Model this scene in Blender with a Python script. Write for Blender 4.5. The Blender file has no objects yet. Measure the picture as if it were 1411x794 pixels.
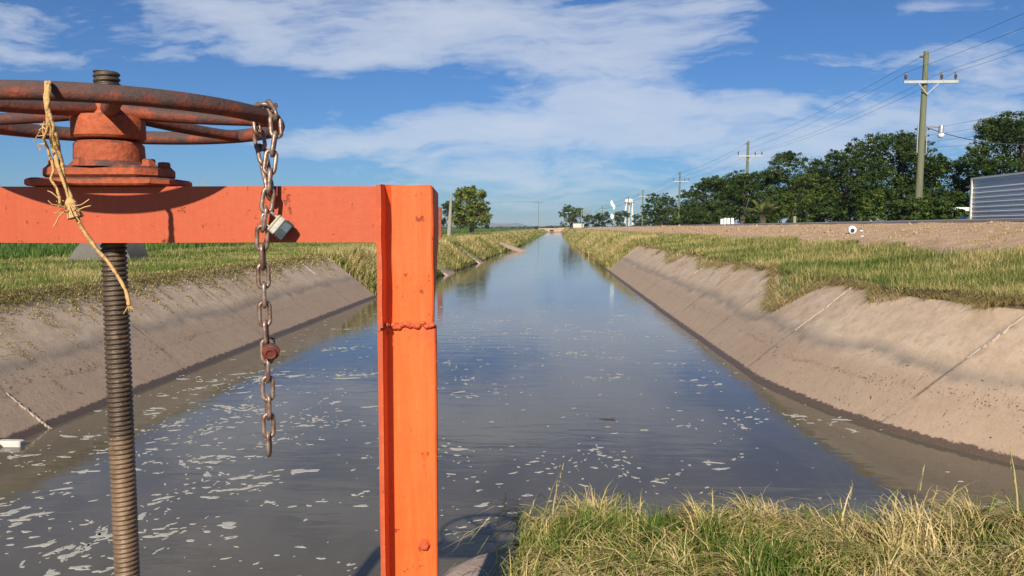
import bpy, math, random
import numpy as np
from mathutils import Vector, Matrix

random.seed(7)
RNG = np.random.default_rng(11)
C = bpy.context.scene.collection
PI = math.pi
rad = math.radians

# ------------------------------------------------------------------ camera maths
FPX = 1050.0
YAW, PITCH, EYE = rad(2.81), rad(4.52), 2.5
FH = Vector((-math.sin(YAW), math.cos(YAW), 0))
RT = Vector((math.cos(YAW), math.sin(YAW), 0))
ZU = Vector((0, 0, 1))
FW = FH * math.cos(PITCH) - ZU * math.sin(PITCH)
UP = ZU * math.cos(PITCH) + FH * math.sin(PITCH)
CAM = Vector((0, 0, EYE))


def ray(px, py):
    return FW * FPX + RT * (px - 705.5) + UP * (397 - py)


def P(px, py, d):            # point at horizontal depth d in front of the camera
    r = ray(px, py)
    return CAM + r * (d / r.dot(FH))


def PY(px, py, y):           # point at a distance y along the canal
    r = ray(px, py)
    return CAM + r * (y / r.y)


# ------------------------------------------------------------------ object helpers
ORG = {}


def sprops(o, label=None, cat=None, group=None, kind=None):
    if label: o['label'] = label
    if cat: o['category'] = cat
    if group: o['group'] = group
    if kind: o['kind'] = kind
    return o


def thing(name, label, cat, loc, group=None):
    o = bpy.data.objects.new(name, None)
    o.empty_display_size = 0.2
    C.objects.link(o)
    o.location = loc
    ORG[o.name] = Vector(loc)
    return sprops(o, label, cat, group)


class MB:
    def __init__(s):
        s.v, s.f, s.m = [], [], []
        s.cur = 0

    def add(s, vs, fs):
        b = len(s.v)
        s.v += [tuple(v) for v in vs]
        for f in fs:
            s.f.append([i + b for i in f])
            s.m.append(s.cur)
        return s

    def box(s, c, hx, hy, hz, ax=None, ay=None, az=None, bev=0.0):
        ax = ax or RT; ay = ay or FH; az = az or ZU
        c = Vector(c)
        if bev <= 0:
            vs = [c + ax * (hx * i) + ay * (hy * j) + az * (hz * k) for k in (-1, 1) for j in (-1, 1) for i in (-1, 1)]
            return s.add(vs, [(0, 2, 3, 1), (4, 5, 7, 6), (0, 1, 5, 4), (2, 6, 7, 3), (0, 4, 6, 2), (1, 3, 7, 5)])
        b = min(bev, hx * .9, hy * .9, hz * .9)
        ring = [(-hx + b, -hy), (hx - b, -hy), (hx, -hy + b), (hx, hy - b), (hx - b, hy), (-hx + b, hy), (-hx, hy - b), (-hx, -hy + b)]
        lv = []
        for z, ins in ((-hz, b), (-hz + b, 0), (hz - b, 0), (hz, b)):
            fx, fy = (hx - ins) / hx, (hy - ins) / hy
            lv += [c + ax * (x * fx) + ay * (y * fy) + az * z for x, y in ring]
        fs = [tuple(range(7, -1, -1)), tuple(range(24, 32))]
        for k in range(3):
            for i in range(8):
                j = (i + 1) % 8
                fs.append((k * 8 + i, k * 8 + j, k * 8 + 8 + j, k * 8 + 8 + i))
        return s.add(lv, fs)

    def prism(s, poly, axis, bev=None):      # poly: world points, extruded by vector
        n = len(poly)
        vs = [Vector(p) for p in poly] + [Vector(p) + axis for p in poly]
        fs = [tuple(range(n - 1, -1, -1)), tuple(range(n, 2 * n))]
        for i in range(n):
            j = (i + 1) % n
            fs.append((i, j, n + j, n + i))
        return s.add(vs, fs)

    def tube(s, pts, r, n=8, cap=True):
        pts = [Vector(p) for p in pts]
        rs = r if isinstance(r, (list, tuple)) else [r] * len(pts)
        b = []
        u = None
        for i, p in enumerate(pts):
            t = (pts[min(i + 1, len(pts) - 1)] - pts[max(i - 1, 0)]).normalized()
            if u is None:
                u = t.orthogonal().normalized()
            else:
                u = (u - t * u.dot(t))
                u = u.normalized() if u.length > 1e-6 else t.orthogonal().normalized()
            w = t.cross(u)
            b += [p + (u * math.cos(2 * PI * k / n) + w * math.sin(2 * PI * k / n)) * rs[i] for k in range(n)]
        fs = []
        for i in range(len(pts) - 1):
            for k in range(n):
                j = (k + 1) % n
                fs.append((i * n + k, i * n + j, (i + 1) * n + j, (i + 1) * n + k))
        if cap:
            fs.append(tuple(range(n - 1, -1, -1)))
            fs.append(tuple(range((len(pts) - 1) * n, len(pts) * n)))
        return s.add(b, fs)

    def lathe(s, prof, c, n=32, ax=None, ay=None, az=None, ph=0.0):    # prof: (r, z)
        ax = ax or RT; ay = ay or FH; az = az or ZU
        c = Vector(c)
        vs = []
        for r, z in prof:
            vs += [c + ax * (r * math.cos(2 * PI * k / n + ph)) + ay * (r * math.sin(2 * PI * k / n + ph)) + az * z for k in range(n)]
        fs = []
        for i in range(len(prof) - 1):
            for k in range(n):
                j = (k + 1) % n
                fs.append((i * n + k, i * n + j, (i + 1) * n + j, (i + 1) * n + k))
        fs.append(tuple(range(n - 1, -1, -1)))
        fs.append(tuple(range((len(prof) - 1) * n, len(prof) * n)))
        return s.add(vs, fs)

    def torus(s, c, R, prof, n=96, az=None):       # prof: (dr, dz) loop
        az = az or ZU
        ax = RT; ay = az.cross(ax)
        c = Vector(c); m = len(prof)
        vs = []
        for k in range(n):
            a = 2 * PI * k / n
            e = ax * math.cos(a) + ay * math.sin(a)
            vs += [c + e * (R + dr) + az * dz for dr, dz in prof]
        fs = []
        for k in range(n):
            k2 = (k + 1) % n
            for i in range(m):
                j = (i + 1) % m
                fs.append((k * m + i, k2 * m + i, k2 * m + j, k * m + j))
        return s.add(vs, fs)


def build(name, mb, mat, parent=None, loc=None, smooth=False, label=None, cat=None, group=None, kind=None):
    if parent is not None:
        org = ORG[parent.name]
    else:
        org = Vector(loc) if loc is not None else Vector((0, 0, 0))
    me = bpy.data.meshes.new(name)
    me.from_pydata([(v[0] - org.x, v[1] - org.y, v[2] - org.z) for v in mb.v], [], mb.f)
    mats = mat if isinstance(mat, (list, tuple)) else [mat]
    for m in mats: me.materials.append(m)
    if len(mats) > 1: me.polygons.foreach_set('material_index', mb.m)
    if smooth:
        me.polygons.foreach_set('use_smooth', [True] * len(me.polygons))
        if smooth != 'all':
            me.set_sharp_from_angle(angle=rad(38))
    me.update()
    o = bpy.data.objects.new(name, me)
    C.objects.link(o)
    if parent is not None:
        o.parent = parent
    else:
        o.location = org
    ORG[o.name] = org
    return sprops(o, label, cat, group, kind)


def bulk(name, V, F, mat, tint=None, parent=None, loc=(0, 0, 0), smooth=False, label=None, cat=None, group=None, kind=None):
    """numpy mesh: V (n,3), F list of equal-size face index arrays"""
    org = ORG[parent.name] if parent is not None else Vector(loc)
    V = V - np.array(org)[None, :]
    me = bpy.data.meshes.new(name)
    Fs = F if isinstance(F, list) else [F]
    nl = sum(f.size for f in Fs); nf = sum(len(f) for f in Fs)
    me.vertices.add(len(V)); me.loops.add(nl); me.polygons.add(nf)
    me.vertices.foreach_set('co', V.astype(np.float32).ravel())
    me.loops.foreach_set('vertex_index', np.concatenate([f.ravel() for f in Fs]).astype(np.int32))
    tot = np.concatenate([np.full(len(f), f.shape[1]) for f in Fs])
    st = np.concatenate([[0], np.cumsum(tot)[:-1]])
    me.polygons.foreach_set('loop_start', st.astype(np.int32))
    me.update(calc_edges=True)
    if smooth: me.polygons.foreach_set('use_smooth', np.ones(nf, bool))
    if tint is not None:
        at = me.attributes.new('tint', 'FLOAT', 'POINT')
        at.data.foreach_set('value', tint.astype(np.float32))
    me.materials.append(mat)
    o = bpy.data.objects.new(name, me)
    C.objects.link(o)
    if parent is not None: o.parent = parent
    else: o.location = org
    ORG[o.name] = org
    return sprops(o, label, cat, group, kind)


def copy_tree(o, parent=None, loc=None):
    c = o.copy(); C.objects.link(c); c.parent = parent
    if loc is not None:
        c.location = loc
        ORG[c.name] = Vector(loc)
    for ch in list(o.children): copy_tree(ch, c)
    return c


# ------------------------------------------------------------------ materials
class NT:
    def __init__(s, name):
        s.mat = bpy.data.materials.new(name); s.mat.use_nodes = True
        s.t = s.mat.node_tree; s.t.nodes.clear()
        s.out = s.t.nodes.new('ShaderNodeOutputMaterial')

    def n(s, typ, **kw):
        nd = s.t.nodes.new('ShaderNode' + typ)
        for k, v in kw.items():
            if hasattr(nd, k) and not k[0].isupper(): setattr(nd, k, v)
            else: nd.inputs[k.replace('_', ' ')].default_value = v
        return nd

    def l(s, a, b): s.t.links.new(a, b)

    def setin(s, sock, v):
        if isinstance(v, bpy.types.NodeSocket): s.l(v, sock)
        else: sock.default_value = v

    def pos(s, scale=(1, 1, 1)):
        g = s.n('NewGeometry')
        if scale == (1, 1, 1): return g.outputs['Position']
        m = s.n('VectorMath', operation='MULTIPLY'); s.l(g.outputs['Position'], m.inputs[0]); m.inputs[1].default_value = scale
        return m.outputs[0]

    def noise(s, vec, scale, detail=5, rough=.55, dist=0.0):
        nd = s.n('TexNoise'); s.l(vec, nd.inputs['Vector'])
        nd.inputs['Scale'].default_value = scale; nd.inputs['Detail'].default_value = detail
        nd.inputs['Roughness'].default_value = rough; nd.inputs['Distortion'].default_value = dist
        return nd.outputs['Fac']

    def ramp(s, fac, stops, interp='LINEAR'):
        nd = s.n('ValToRGB'); cr = nd.color_ramp; cr.interpolation = interp
        while len(cr.elements) < len(stops): cr.elements.new(.5)
        for e, (p, c) in zip(cr.elements, stops):
            e.position = p; e.color = (c, c, c, 1) if isinstance(c, (int, float)) else (*c, 1)
        s.setin(nd.inputs[0], fac)
        return nd.outputs[0]

    def mix(s, fac, a, b, blend='MIX'):
        nd = s.n('MixRGB', blend_type=blend)
        s.setin(nd.inputs[0], fac)
        for i, v in ((1, a), (2, b)):
            if isinstance(v, tuple): nd.inputs[i].default_value = (*v, 1)
            else: s.l(v, nd.inputs[i])
        return nd.outputs[0]

    def math(s, op, a, b=0.0, clamp=False):
        nd = s.n('Math', operation=op); nd.use_clamp = clamp
        s.setin(nd.inputs[0], a); s.setin(nd.inputs[1], b)
        return nd.outputs[0]

    def bump(s, h, strength=.3, dist=.01, normal=None):
        nd = s.n('Bump'); s.l(h, nd.inputs['Height'])
        nd.inputs['Strength'].default_value = strength; nd.inputs['Distance'].default_value = dist
        if normal is not None: s.l(normal, nd.inputs['Normal'])
        return nd.outputs[0]

    def bsdf(s, color, rough=.6, normal=None, metal=0.0, spec=.5, **kw):
        p = s.n('BsdfPrincipled')
        if isinstance(color, tuple): p.inputs['Base Color'].default_value = (*color, 1)
        else: s.l(color, p.inputs['Base Color'])
        s.setin(p.inputs['Roughness'], rough); s.setin(p.inputs['Metallic'], metal)
        p.inputs['Specular IOR Level'].default_value = spec
        if normal is not None: s.l(normal, p.inputs['Normal'])
        for k, v in kw.items(): s.setin(p.inputs[k], v)
        s.l(p.outputs[0], s.out.inputs[0])
        return s.mat


def simple(name, col, rough=.7, var=.25, scale=8.0, metal=0.0, bump=.2, spec=.4):
    t = NT(name); p = t.pos()
    f = t.noise(p, scale, 6, .6)
    lo = tuple(c * (1 - var) for c in col); hi = tuple(min(1, c * (1 + var)) for c in col)
    return t.bsdf(t.mix(f, lo, hi), rough, t.bump(f, bump, .02), metal, spec)


def m_orange():
    t = NT('orange_paint'); p = t.pos()
    big = t.noise(p, 5, 4, .6); fine = t.noise(p, 60, 6, .65)
    streak = t.noise(t.pos((90, 90, 6)), 1.0, 4, .6)
    c = t.mix(big, (.77, .090, .014), (.88, .138, .025))
    c = t.mix(t.math('MULTIPLY', t.ramp(streak, [(.45, 0.0), (.75, 1.0)]), .22), c, (.92, .25, .08))
    # flaked spots showing dark primer / rust
    ch = t.noise(p, 22, 9, .72)
    chip = t.math('MAXIMUM', t.ramp(ch, [(.638, 0.0), (.655, 1.0)]), t.ramp(t.noise(t.pos((1, 1, .45)), 75, 6, .7), [(.665, 0.0), (.69, .9)]))
    c = t.mix(t.math('MULTIPLY', chip, .85), c, (.16, .045, .025))
    dirt = t.ramp(t.noise(p, 9, 8, .7), [(.55, 0.0), (.8, 1.0)])
    c = t.mix(t.math('MULTIPLY', dirt, .30), c, (.30, .07, .03))
    run = t.ramp(t.noise(t.pos((38, 38, 2.2)), 1.0, 6, .7), [(.58, 0.0), (.74, 1.0)])
    c = t.mix(t.math('MULTIPLY', run, .18), c, (.34, .075, .03))
    geo = t.n('NewGeometry')
    edge = t.ramp(t.math('ADD', geo.outputs['Pointiness'], t.math('MULTIPLY', t.math('SUBTRACT', fine, .5), .12)), [(.545, 0.0), (.60, 1.0)])
    c = t.mix(t.math('MULTIPLY', edge, .6), c, (.20, .06, .035))
    h = t.math('ADD', t.math('MULTIPLY', fine, .5), t.math('ADD', t.math('MULTIPLY', streak, .5), t.math('MULTIPLY', chip, -.6)))
    return t.bsdf(c, t.math('ADD', .46, t.math('MULTIPLY', fine, .25)), t.bump(h, .7, .003), 0, .35)


def m_oldred(name, paint, paint2, rustw=.5, dark=(.035, .022, .02)):
    t = NT(name); p = t.pos()
    a = t.noise(p, 26, 9, .72); b = t.noise(p, 85, 7, .72); big = t.noise(p, 6, 5, .6)
    c = t.mix(t.ramp(big, [(.35, 0.0), (.65, 1.0)]), paint, paint2)
    c = t.mix(t.math('MULTIPLY', t.ramp(b, [(.42, 0.0), (.62, 1.0)]), .45), c, tuple(x * .5 for x in paint2))
    geo = t.n('NewGeometry'); sep = t.n('SeparateXYZ'); t.l(geo.outputs['Normal'], sep.inputs[0])
    up = t.math('MULTIPLY', t.math('MAXIMUM', sep.outputs[2], 0.0), .20)
    f = t.math('ADD', t.math('ADD', t.math('MULTIPLY', a, .7), t.math('MULTIPLY', big, .3)), up)
    w = t.ramp(f, [(.97 - rustw, 0.0), (1.09 - rustw, .92)])
    c = t.mix(w, c, t.mix(b, dark, tuple(min(1, x * 3.4) for x in dark)))
    c = t.mix(t.ramp(t.noise(p, 48, 6, .7), [(.63, 0.0), (.68, .8)]), c, (.16, .065, .035))
    h = t.math('ADD', t.math('MULTIPLY', a, .8), t.math('MULTIPLY', b, .7))
    return t.bsdf(c, t.math('ADD', .5, t.math('MULTIPLY', b, .3)), t.bump(h, .85, .006), 0, .3)


def m_screw():
    t = NT('greasy_screw_steel'); p = t.pos()
    sep = t.n('SeparateXYZ'); t.l(p, sep.inputs[0])
    a = t.noise(p, 30, 7, .65); b = t.noise(p, 120, 5, .7)
    z = t.math('ADD', sep.outputs[2], t.math('MULTIPLY', t.math('SUBTRACT', a, .5), .02))
    # old dried mud line where the stem used to be wetted
    low = t.ramp(t.math('SUBTRACT', 3.0, z), [(.969, 0.0), (.985, 1.0)])
    zr = t.n('MapRange'); t.l(z, zr.inputs[0]); zr.inputs[1].default_value = 2.02; zr.inputs[2].default_value = 2.0
    c = t.mix(a, (.035, .026, .02), (.14, .095, .06))
    c2 = t.mix(a, (.13, .075, .04), (.30, .20, .12))
    c = t.mix(zr.outputs[0], c, c2)
    gr = t.noise(p, 11, 7, .7)
    c = t.mix(t.math('MULTIPLY', t.ramp(gr, [(.50, 0.0), (.66, 1.0)]), .6), c, (.026, .019, .014))
    c = t.mix(t.math('MULTIPLY', t.ramp(t.noise(p, 19, 7, .7), [(.56, 0.0), (.68, 1.0)]), .55), c, (.24, .15, .085))
    c = t.mix(t.ramp(b, [(.6, 0.0), (.7, 1.0)]), c, (.30, .24, .19))
    return t.bsdf(c, .5, t.bump(b, .5, .002), .25, .5)


def m_chain():
    t = NT('rusted_chain_steel'); p = t.pos()
    a = t.noise(p, 45, 7, .68); b = t.noise(p, 150, 5, .7)
    c = t.mix(t.ramp(a, [(.38, 0.0), (.62, 1.0)]), (.20, .10, .065), (.42, .33, .265))
    c = t.mix(t.ramp(b, [(.55, 0.0), (.7, 1.0)]), c, (.09, .04, .03))
    return t.bsdf(c, .42, t.bump(b, .5, .0015), .55, .5)


def m_lining():
    t = NT('muddy_canal_concrete'); p = t.pos()
    sep = t.n('SeparateXYZ'); t.l(p, sep.inputs[0]); Z = sep.outputs[2]
    big = t.noise(p, .55, 6, .6); med = t.noise(p, 3.2, 8, .65); fin = t.noise(p, 24, 8, .7); gr = t.noise(p, 110, 4, .7)
    c = t.mix(t.ramp(big, [(.32, 0.0), (.68, 1.0)]), (.475, .345, .232), (.58, .44, .31))
    c = t.mix(t.math('MULTIPLY', t.ramp(med, [(.42, 0.0), (.70, 1.0)]), .6), c, (.30, .215, .145))
    c = t.mix(t.math('MULTIPLY', t.ramp(t.noise(p, 7.5, 9, .74), [(.50, 0.0), (.66, 1.0)]), .38), c, (.235, .165, .115))
    c = t.mix(t.math('MULTIPLY', t.ramp(t.noise(p, 1.7, 8, .7), [(.56, 0.0), (.64, 1.0)]), .45), c, (.60, .49, .37))
    run = t.noise(t.pos((1.2, 7.0, 1.2)), 1.0, 6, .65)
    c = t.mix(t.math('MULTIPLY', t.ramp(run, [(.5, 0.0), (.7, 1.0)]), .40), c, (.50, .41, .335))
    # lower silted part, slightly pinker
    zz = t.math('ADD', Z, t.math('MULTIPLY', t.math('SUBTRACT', med, .5), .30))
    c = t.mix(t.math('MULTIPLY', t.ramp(zz, [(.56, 1.0), (.78, 0.0)]), .72), c, t.mix(fin, (.285, .198, .135), (.41, .292, .205)))
    # grey old water line band
    z2 = t.math('ADD', Z, t.math('MULTIPLY', t.math('SUBTRACT', t.noise(p, .8, 6, .6), .5), .5))
    band = t.math('MULTIPLY', t.ramp(z2, [(.60, 0.0), (.70, 1.0)]), t.ramp(z2, [(.72, 1.0), (.88, 0.0)]))
    c = t.mix(t.math('MULTIPLY', band, t.math('ADD', .14, t.math('MULTIPLY', med, .85)), True), c, (.17, .15, .13))
    # thin line of dried scum / tiny debris
    z3 = t.math('ADD', Z, t.math('MULTIPLY', t.math('SUBTRACT', t.noise(p, 1.1, 5, .6), .5), .22))
    line = t.math('MULTIPLY', t.ramp(z3, [(.405, 0.0), (.425, 1.0)]), t.ramp(z3, [(.44, 1.0), (.47, 0.0)]))
    c = t.mix(t.math('MULTIPLY', t.math('MULTIPLY', line, t.ramp(t.noise(p, .9, 5, .65), [(.46, 0.0), (.6, .85)])), t.ramp(fin, [(.45, 0.0), (.6, 1.0)])), c, (.20, .12, .09))
    sp = t.math('MAXIMUM', t.ramp(t.noise(p, 38, 5, .75), [(.615, 0.0), (.66, 1.0)]), t.ramp(t.noise(p, 15, 6, .78), [(.72, 0.0), (.75, 1.0)]))
    c = t.mix(t.math('MULTIPLY', sp, .62), c, (.125, .085, .06))
    # open joints between the panels
    side = t.math('GREATER_THAN', sep.outputs[0], 0.0)
    yw = t.math('ADD', sep.outputs[1], t.math('MULTIPLY', t.math('SUBTRACT', med, .5), .05))
    fr = t.math('FRACT', t.math('DIVIDE', t.math('SUBTRACT', yw, 5.9 - 1.85), 3.7))
    fl_ = t.math('FRACT', t.math('DIVIDE', t.math('SUBTRACT', yw, 9.05 - 1.87), 3.74))
    ff = t.math('ABSOLUTE', t.math('SUBTRACT', t.math('ADD', t.math('MULTIPLY', fr, side), t.math('MULTIPLY', fl_, t.math('SUBTRACT', 1.0, side))), .5))
    jt = t.math('MULTIPLY', t.ramp(ff, [(.0030, 1.0), (.0052, 0.0)]), t.ramp(t.noise(p, 2.2, 5, .6), [(.40, .15), (.55, 1.0)]))
    c = t.mix(t.math('MULTIPLY', jt, .85), c, (.075, .055, .042))
    js = t.math('MULTIPLY', t.ramp(ff, [(.006, 1.0), (.03, 0.0)]), t.ramp(med, [(.45, 0.0), (.65, .5)]))
    c = t.mix(js, c, (.20, .16, .125))
    sl = t.ramp(t.noise(p, 28, 5, .7), [(.67, 0.0), (.70, 1.0)])
    c = t.mix(t.math('MULTIPLY', sl, .45), c, (.60, .52, .44))
    # wet mud at the water's edge
    zw = t.math('ADD', Z, t.math('MULTIPLY', t.math('SUBTRACT', t.noise(p, 11, 8, .80), .5), .15))
    wet = t.ramp(zw, [(.066, 1.0), (.08, 0.0)])
    c = t.mix(wet, c, t.mix(fin, (.065, .045, .033), (.15, .105, .078)))
    ro = t.math('SUBTRACT', .88, t.math('MULTIPLY', wet, .35))
    h = t.math('ADD', t.math('MULTIPLY', fin, .7), t.math('ADD', t.math('MULTIPLY', med, 1.4), t.math('MULTIPLY', gr, .35)))
    return t.bsdf(c, ro, t.bump(h, .55, .016), 0, .3)


def m_water():
    t = NT('muddy_canal_water'); p = t.pos()
    big = t.noise(t.pos((.45, .16, 1)), 1.0, 5, .6, .6)
    med = t.noise(t.pos((1.3, .5, 1)), 1.0, 6, .65, .8)
    c = t.mix(t.ramp(big, [(.35, 0.0), (.65, 1.0)]), (.074, .065, .047), (.118, .101, .072))
    c = t.mix(t.math('MULTIPLY', t.ramp(med, [(.5, 0.0), (.72, 1.0)]), .35), c, (.14, .12, .085))
    r1 = t.noise(t.pos((1.1, 3.6, 1)), 1.0, 3, .5, .3)
    r2 = t.noise(t.pos((5.0, 13.0, 1)), 1.0, 3, .55, .2)
    h = t.math('ADD', t.math('MULTIPLY', r1, 1.0), t.math('MULTIPLY', t.math('MULTIPLY', r2, t.ramp(med, [(.42, .1), (.62, 1.0)])), .30))
    ro = t.math('ADD', .035, t.math('MULTIPLY', t.ramp(med, [(.45, 0.0), (.7, 1.0)]), .07))
    m = t.bsdf(c, ro, t.bump(h, .13, .03), 0, .5, IOR=1.33)
    return m


def m_foam():
    t = NT('dirty_foam'); p = t.pos()
    f = t.noise(p, 30, 6, .7)
    return t.bsdf(t.mix(f, (.26, .25, .21), (.52, .50, .44)), .7, t.bump(t.noise(p, 120, 3, .6), .6, .004), 0, .3)


def m_ground():
    t = NT('earth_and_fields'); p = t.pos()
    sep = t.n('SeparateXYZ'); t.l(p, sep.inputs[0]); X, Y = sep.outputs[0], sep.outputs[1]
    big = t.noise(p, .35, 6, .65); med = t.noise(p, 2.2, 8, .68); fin = t.noise(p, 14, 8, .7)
    soil = t.mix(med, (.13, .095, .055), (.26, .195, .115))
    dirt = t.mix(t.ramp(med, [(.3, 0.0), (.7, 1.0)]), (.38, .225, .13), (.62, .44, .29))
    dirt = t.mix(t.math('MULTIPLY', t.ramp(fin, [(.5, 0.0), (.72, 1.0)]), .6), dirt, (.33, .20, .13))
    dirt = t.mix(t.math('MULTIPLY', t.ramp(t.noise(p, 1.1, 7, .7), [(.56, 0.0), (.66, 1.0)]), .6), dirt, (.46, .39, .22))
    dirt = t.mix(t.math('MULTIPLY', t.ramp(t.noise(t.pos((.5, 3, 1)), 2.0, 7, .7), [(.55, 0.0), (.66, 1.0)]), .5), dirt, (.66, .50, .36))
    xr = t.math('ADD', X, t.math('MULTIPLY', t.math('SUBTRACT', med, .5), 1.6))
    c = t.mix(t.ramp(t.math('DIVIDE', t.math('SUBTRACT', xr, 8.3), 1.4, True), [(0, 0.0), (1, 1.0)]), soil, dirt)
    tree_ground = t.mix(med, (.07, .065, .035), (.15, .125, .07))  # dark grass and soil under the trees beyond the road
    c = t.mix(t.math('DIVIDE', t.math('SUBTRACT', X, 18.8), .8, True), c, tree_ground)
    field = t.mix(big, (.055, .125, .022), (.095, .185, .035))
    field = t.mix(t.math('MULTIPLY', fin, .5), field, (.05, .09, .02))
    xl = t.math('ADD', X, t.math('MULTIPLY', t.math('SUBTRACT', big, .5), 3.0))
    c = t.mix(t.math('DIVIDE', t.math('SUBTRACT', -21.0, xl), 2.0, True), c, field)
    h = t.math('ADD', t.math('MULTIPLY', med, 1.0), t.math('MULTIPLY', fin, .5))
    return t.bsdf(c, .95, t.bump(h, .8, .09), 0, .15)


def m_blade(name, stops, trans=.3):
    t = NT(name)
    a = t.n('Attribute', attribute_name='tint')
    c = t.ramp(a.outputs['Fac'], stops)
    d = t.n('BsdfDiffuse'); t.l(c, d.inputs[0])
    tr = t.n('BsdfTranslucent'); t.l(c, tr.inputs[0])
    g = t.n('BsdfGlossy'); g.inputs['Roughness'].default_value = .45; g.inputs[0].default_value = (.6, .6, .5, 1)
    m = t.n('MixShader'); m.inputs[0].default_value = trans; t.l(d.outputs[0], m.inputs[1]); t.l(tr.outputs[0], m.inputs[2])
    m2 = t.n('MixShader'); m2.inputs[0].default_value = .015; t.l(m.outputs[0], m2.inputs[1]); t.l(g.outputs[0], m2.inputs[2])
    t.l(m2.outputs[0], t.out.inputs[0])
    return t.mat


def m_concrete(name, a, b, scale=4.0):
    t = NT(name); p = t.pos()
    f = t.noise(p, scale, 7, .65); g = t.noise(p, scale * 9, 7, .7)
    c = t.mix(f, a, b)
    c = t.mix(t.math('MULTIPLY', t.ramp(g, [(.55, 0.0), (.7, 1.0)]), .5), c, tuple(x * .45 for x in a))
    return t.bsdf(c, .9, t.bump(t.math('ADD', f, g), .6, .015), 0, .3)


def m_shed():
    t = NT('galvanised_sheet'); p = t.pos()
    f = t.noise(t.pos((.4, .4, 6)), 1.0, 6, .65); g = t.noise(p, 2.0, 8, .7)
    c = t.mix(f, (.52, .54, .57), (.68, .70, .73))
    c = t.mix(t.math('MULTIPLY', t.ramp(g, [(.58, 0.0), (.72, 1.0)]), .35), c, (.33, .26, .21))
    return t.bsdf(c, .5, None, .1, .5)


def m_wood(name, a, b):
    t = NT(name)
    f = t.noise(t.pos((14, 14, .9)), 1.0, 6, .7); g = t.noise(t.pos((40, 40, 3)), 1.0, 4, .6)
    c = t.mix(f, a, b)
    return t.bsdf(c, .85, t.bump(g, .5, .01), 0, .25)


M = dict(
    orange=m_orange(),
    hub=m_oldred('old_red_paint', (.50, .115, .042), (.35, .082, .038), .42),
    wheel=m_oldred('worn_wheel_paint', (.33, .078, .036), (.19, .050, .030), .52, (.034, .024, .022)),
    screw=m_screw(), chain=m_chain(),
    boltred=m_oldred('rusty_red_bolt', (.30, .045, .026), (.20, .045, .03), .45),
    twine=simple('straw_twine', (.58, .36, .145), .85, .35, 90, 0, .5, .2),
    lock=simple('padlock_steel', (.66, .60, .50), .35, .25, 40, .45, .15, .5),
    lockband=simple('padlock_brass_band', (.42, .26, .09), .35, .3, 60, .5, .1, .5),
    lockblack=simple('padlock_black_plastic', (.035, .045, .055), .42, .3, 60, 0, .1, .5),
    lockgrey=simple('padlock_worn_grey', (.075, .105, .125), .5, .3, 60, 0, .1, .5),
    shackle=simple('shackle_steel', (.55, .50, .44), .3, .3, 60, .7, .1, .5),
    lining=m_lining(), water=m_water(), foam=m_foam(), ground=m_ground(),
    mortar=m_concrete('pale_joint_mortar', (.38, .30, .225), (.55, .47, .38), 18),
    slab=m_concrete('brown_concrete', (.33, .24, .185), (.46, .35, .28), 3),
    grey=m_concrete('weathered_concrete', (.085, .076, .062), (.20, .18, .15), 2),
    palecon=m_concrete('pale_concrete', (.50, .46, .40), (.66, .62, .55), 3),
    pinkearth=m_concrete('pink_earth', (.40, .27, .20), (.52, .37, .29), .7),
    asphalt=m_concrete('asphalt', (.10, .10, .10), (.17, .165, .16), 3),
    kerb=m_concrete('road_edge', (.30, .29, .285), (.42, .41, .40), 3),
    white=simple('white_paint', (.78, .76, .72), .6, .12, 3, 0, .1, .4),
    teal=simple('teal_cloth', (.06, .32, .30), .8, .2, 4, 0, .1, .2),
    cloth=simple('white_cloth', (.74, .78, .80), .8, .1, 4, 0, .1, .2),
    pole=m_wood('pressure_treated_pole', (.10, .115, .065), (.20, .20, .12)),
    palepole=m_wood('bleached_pole', (.22, .20, .16), (.36, .33, .27)),
    bark=m_wood('bark', (.055, .042, .032), (.13, .10, .075)),
    drybark=m_wood('pale_bark', (.26, .22, .18), (.40, .35, .30)),
    arm=simple('pale_crossarm', (.40, .41, .38), .65, .2, 5, 0, .1, .3),
    insul=simple('brown_porcelain', (.11, .075, .05), .25, .3, 8, 0, .05, .6),
    galv=simple('galvanised_metal', (.42, .44, .45), .45, .2, 6, .6, .1, .5),
    wire=simple('dark_wire', (.045, .045, .05), .6, .2, 4, .2, .0, .4),
    shed=m_shed(),
    dark=simple('dark_interior', (.02, .018, .016), .9, .2, 3, 0, .1, .2),
    navy=simple('navy_plastic', (.02, .035, .10), .4, .2, 8, 0, .05, .5),
    stake=m_oldred('rusty_orange_steel', (.36, .085, .04), (.24, .06, .035), .46, (.06, .03, .022)),
    hills=simple('dry_hills', (.10, .11, .085), .95, .35, .004, 0, .0, .1),
    stick=simple('dark_wet_twig', (.045, .035, .028), .6, .3, 20, 0, .2, .4),
)
GREEN_STRAW = [(0, (.055, .115, .018)), (.3, (.125, .19, .038)), (.55, (.30, .29, .085)), (.78, (.54, .43, .18)), (1, (.70, .54, .27))]
M['grass'] = m_blade('grass_blades', GREEN_STRAW, .32)
M['fgrass'] = m_blade('near_grass_blades', [(0, (.035, .085, .010)), (.3, (.115, .185, .026)), (.55, (.24, .24, .060)), (.8, (.46, .36, .14)), (1, (.68, .52, .26))], .16)
LEAF = [(0, (.013, .030, .008)), (.5, (.045, .080, .016)), (1, (.135, .175, .036))]
M['leaf'] = m_blade('dark_leaves', LEAF, .22)
M['leafl'] = m_blade('light_leaves', [(0, (.024, .052, .010)), (.5, (.085, .130, .022)), (1, (.24, .24, .045))], .28)
M['leafy'] = m_blade('olive_leaves', [(0, (.035, .060, .016)), (.5, (.085, .120, .028)), (1, (.18, .19, .055))], .28)
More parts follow.
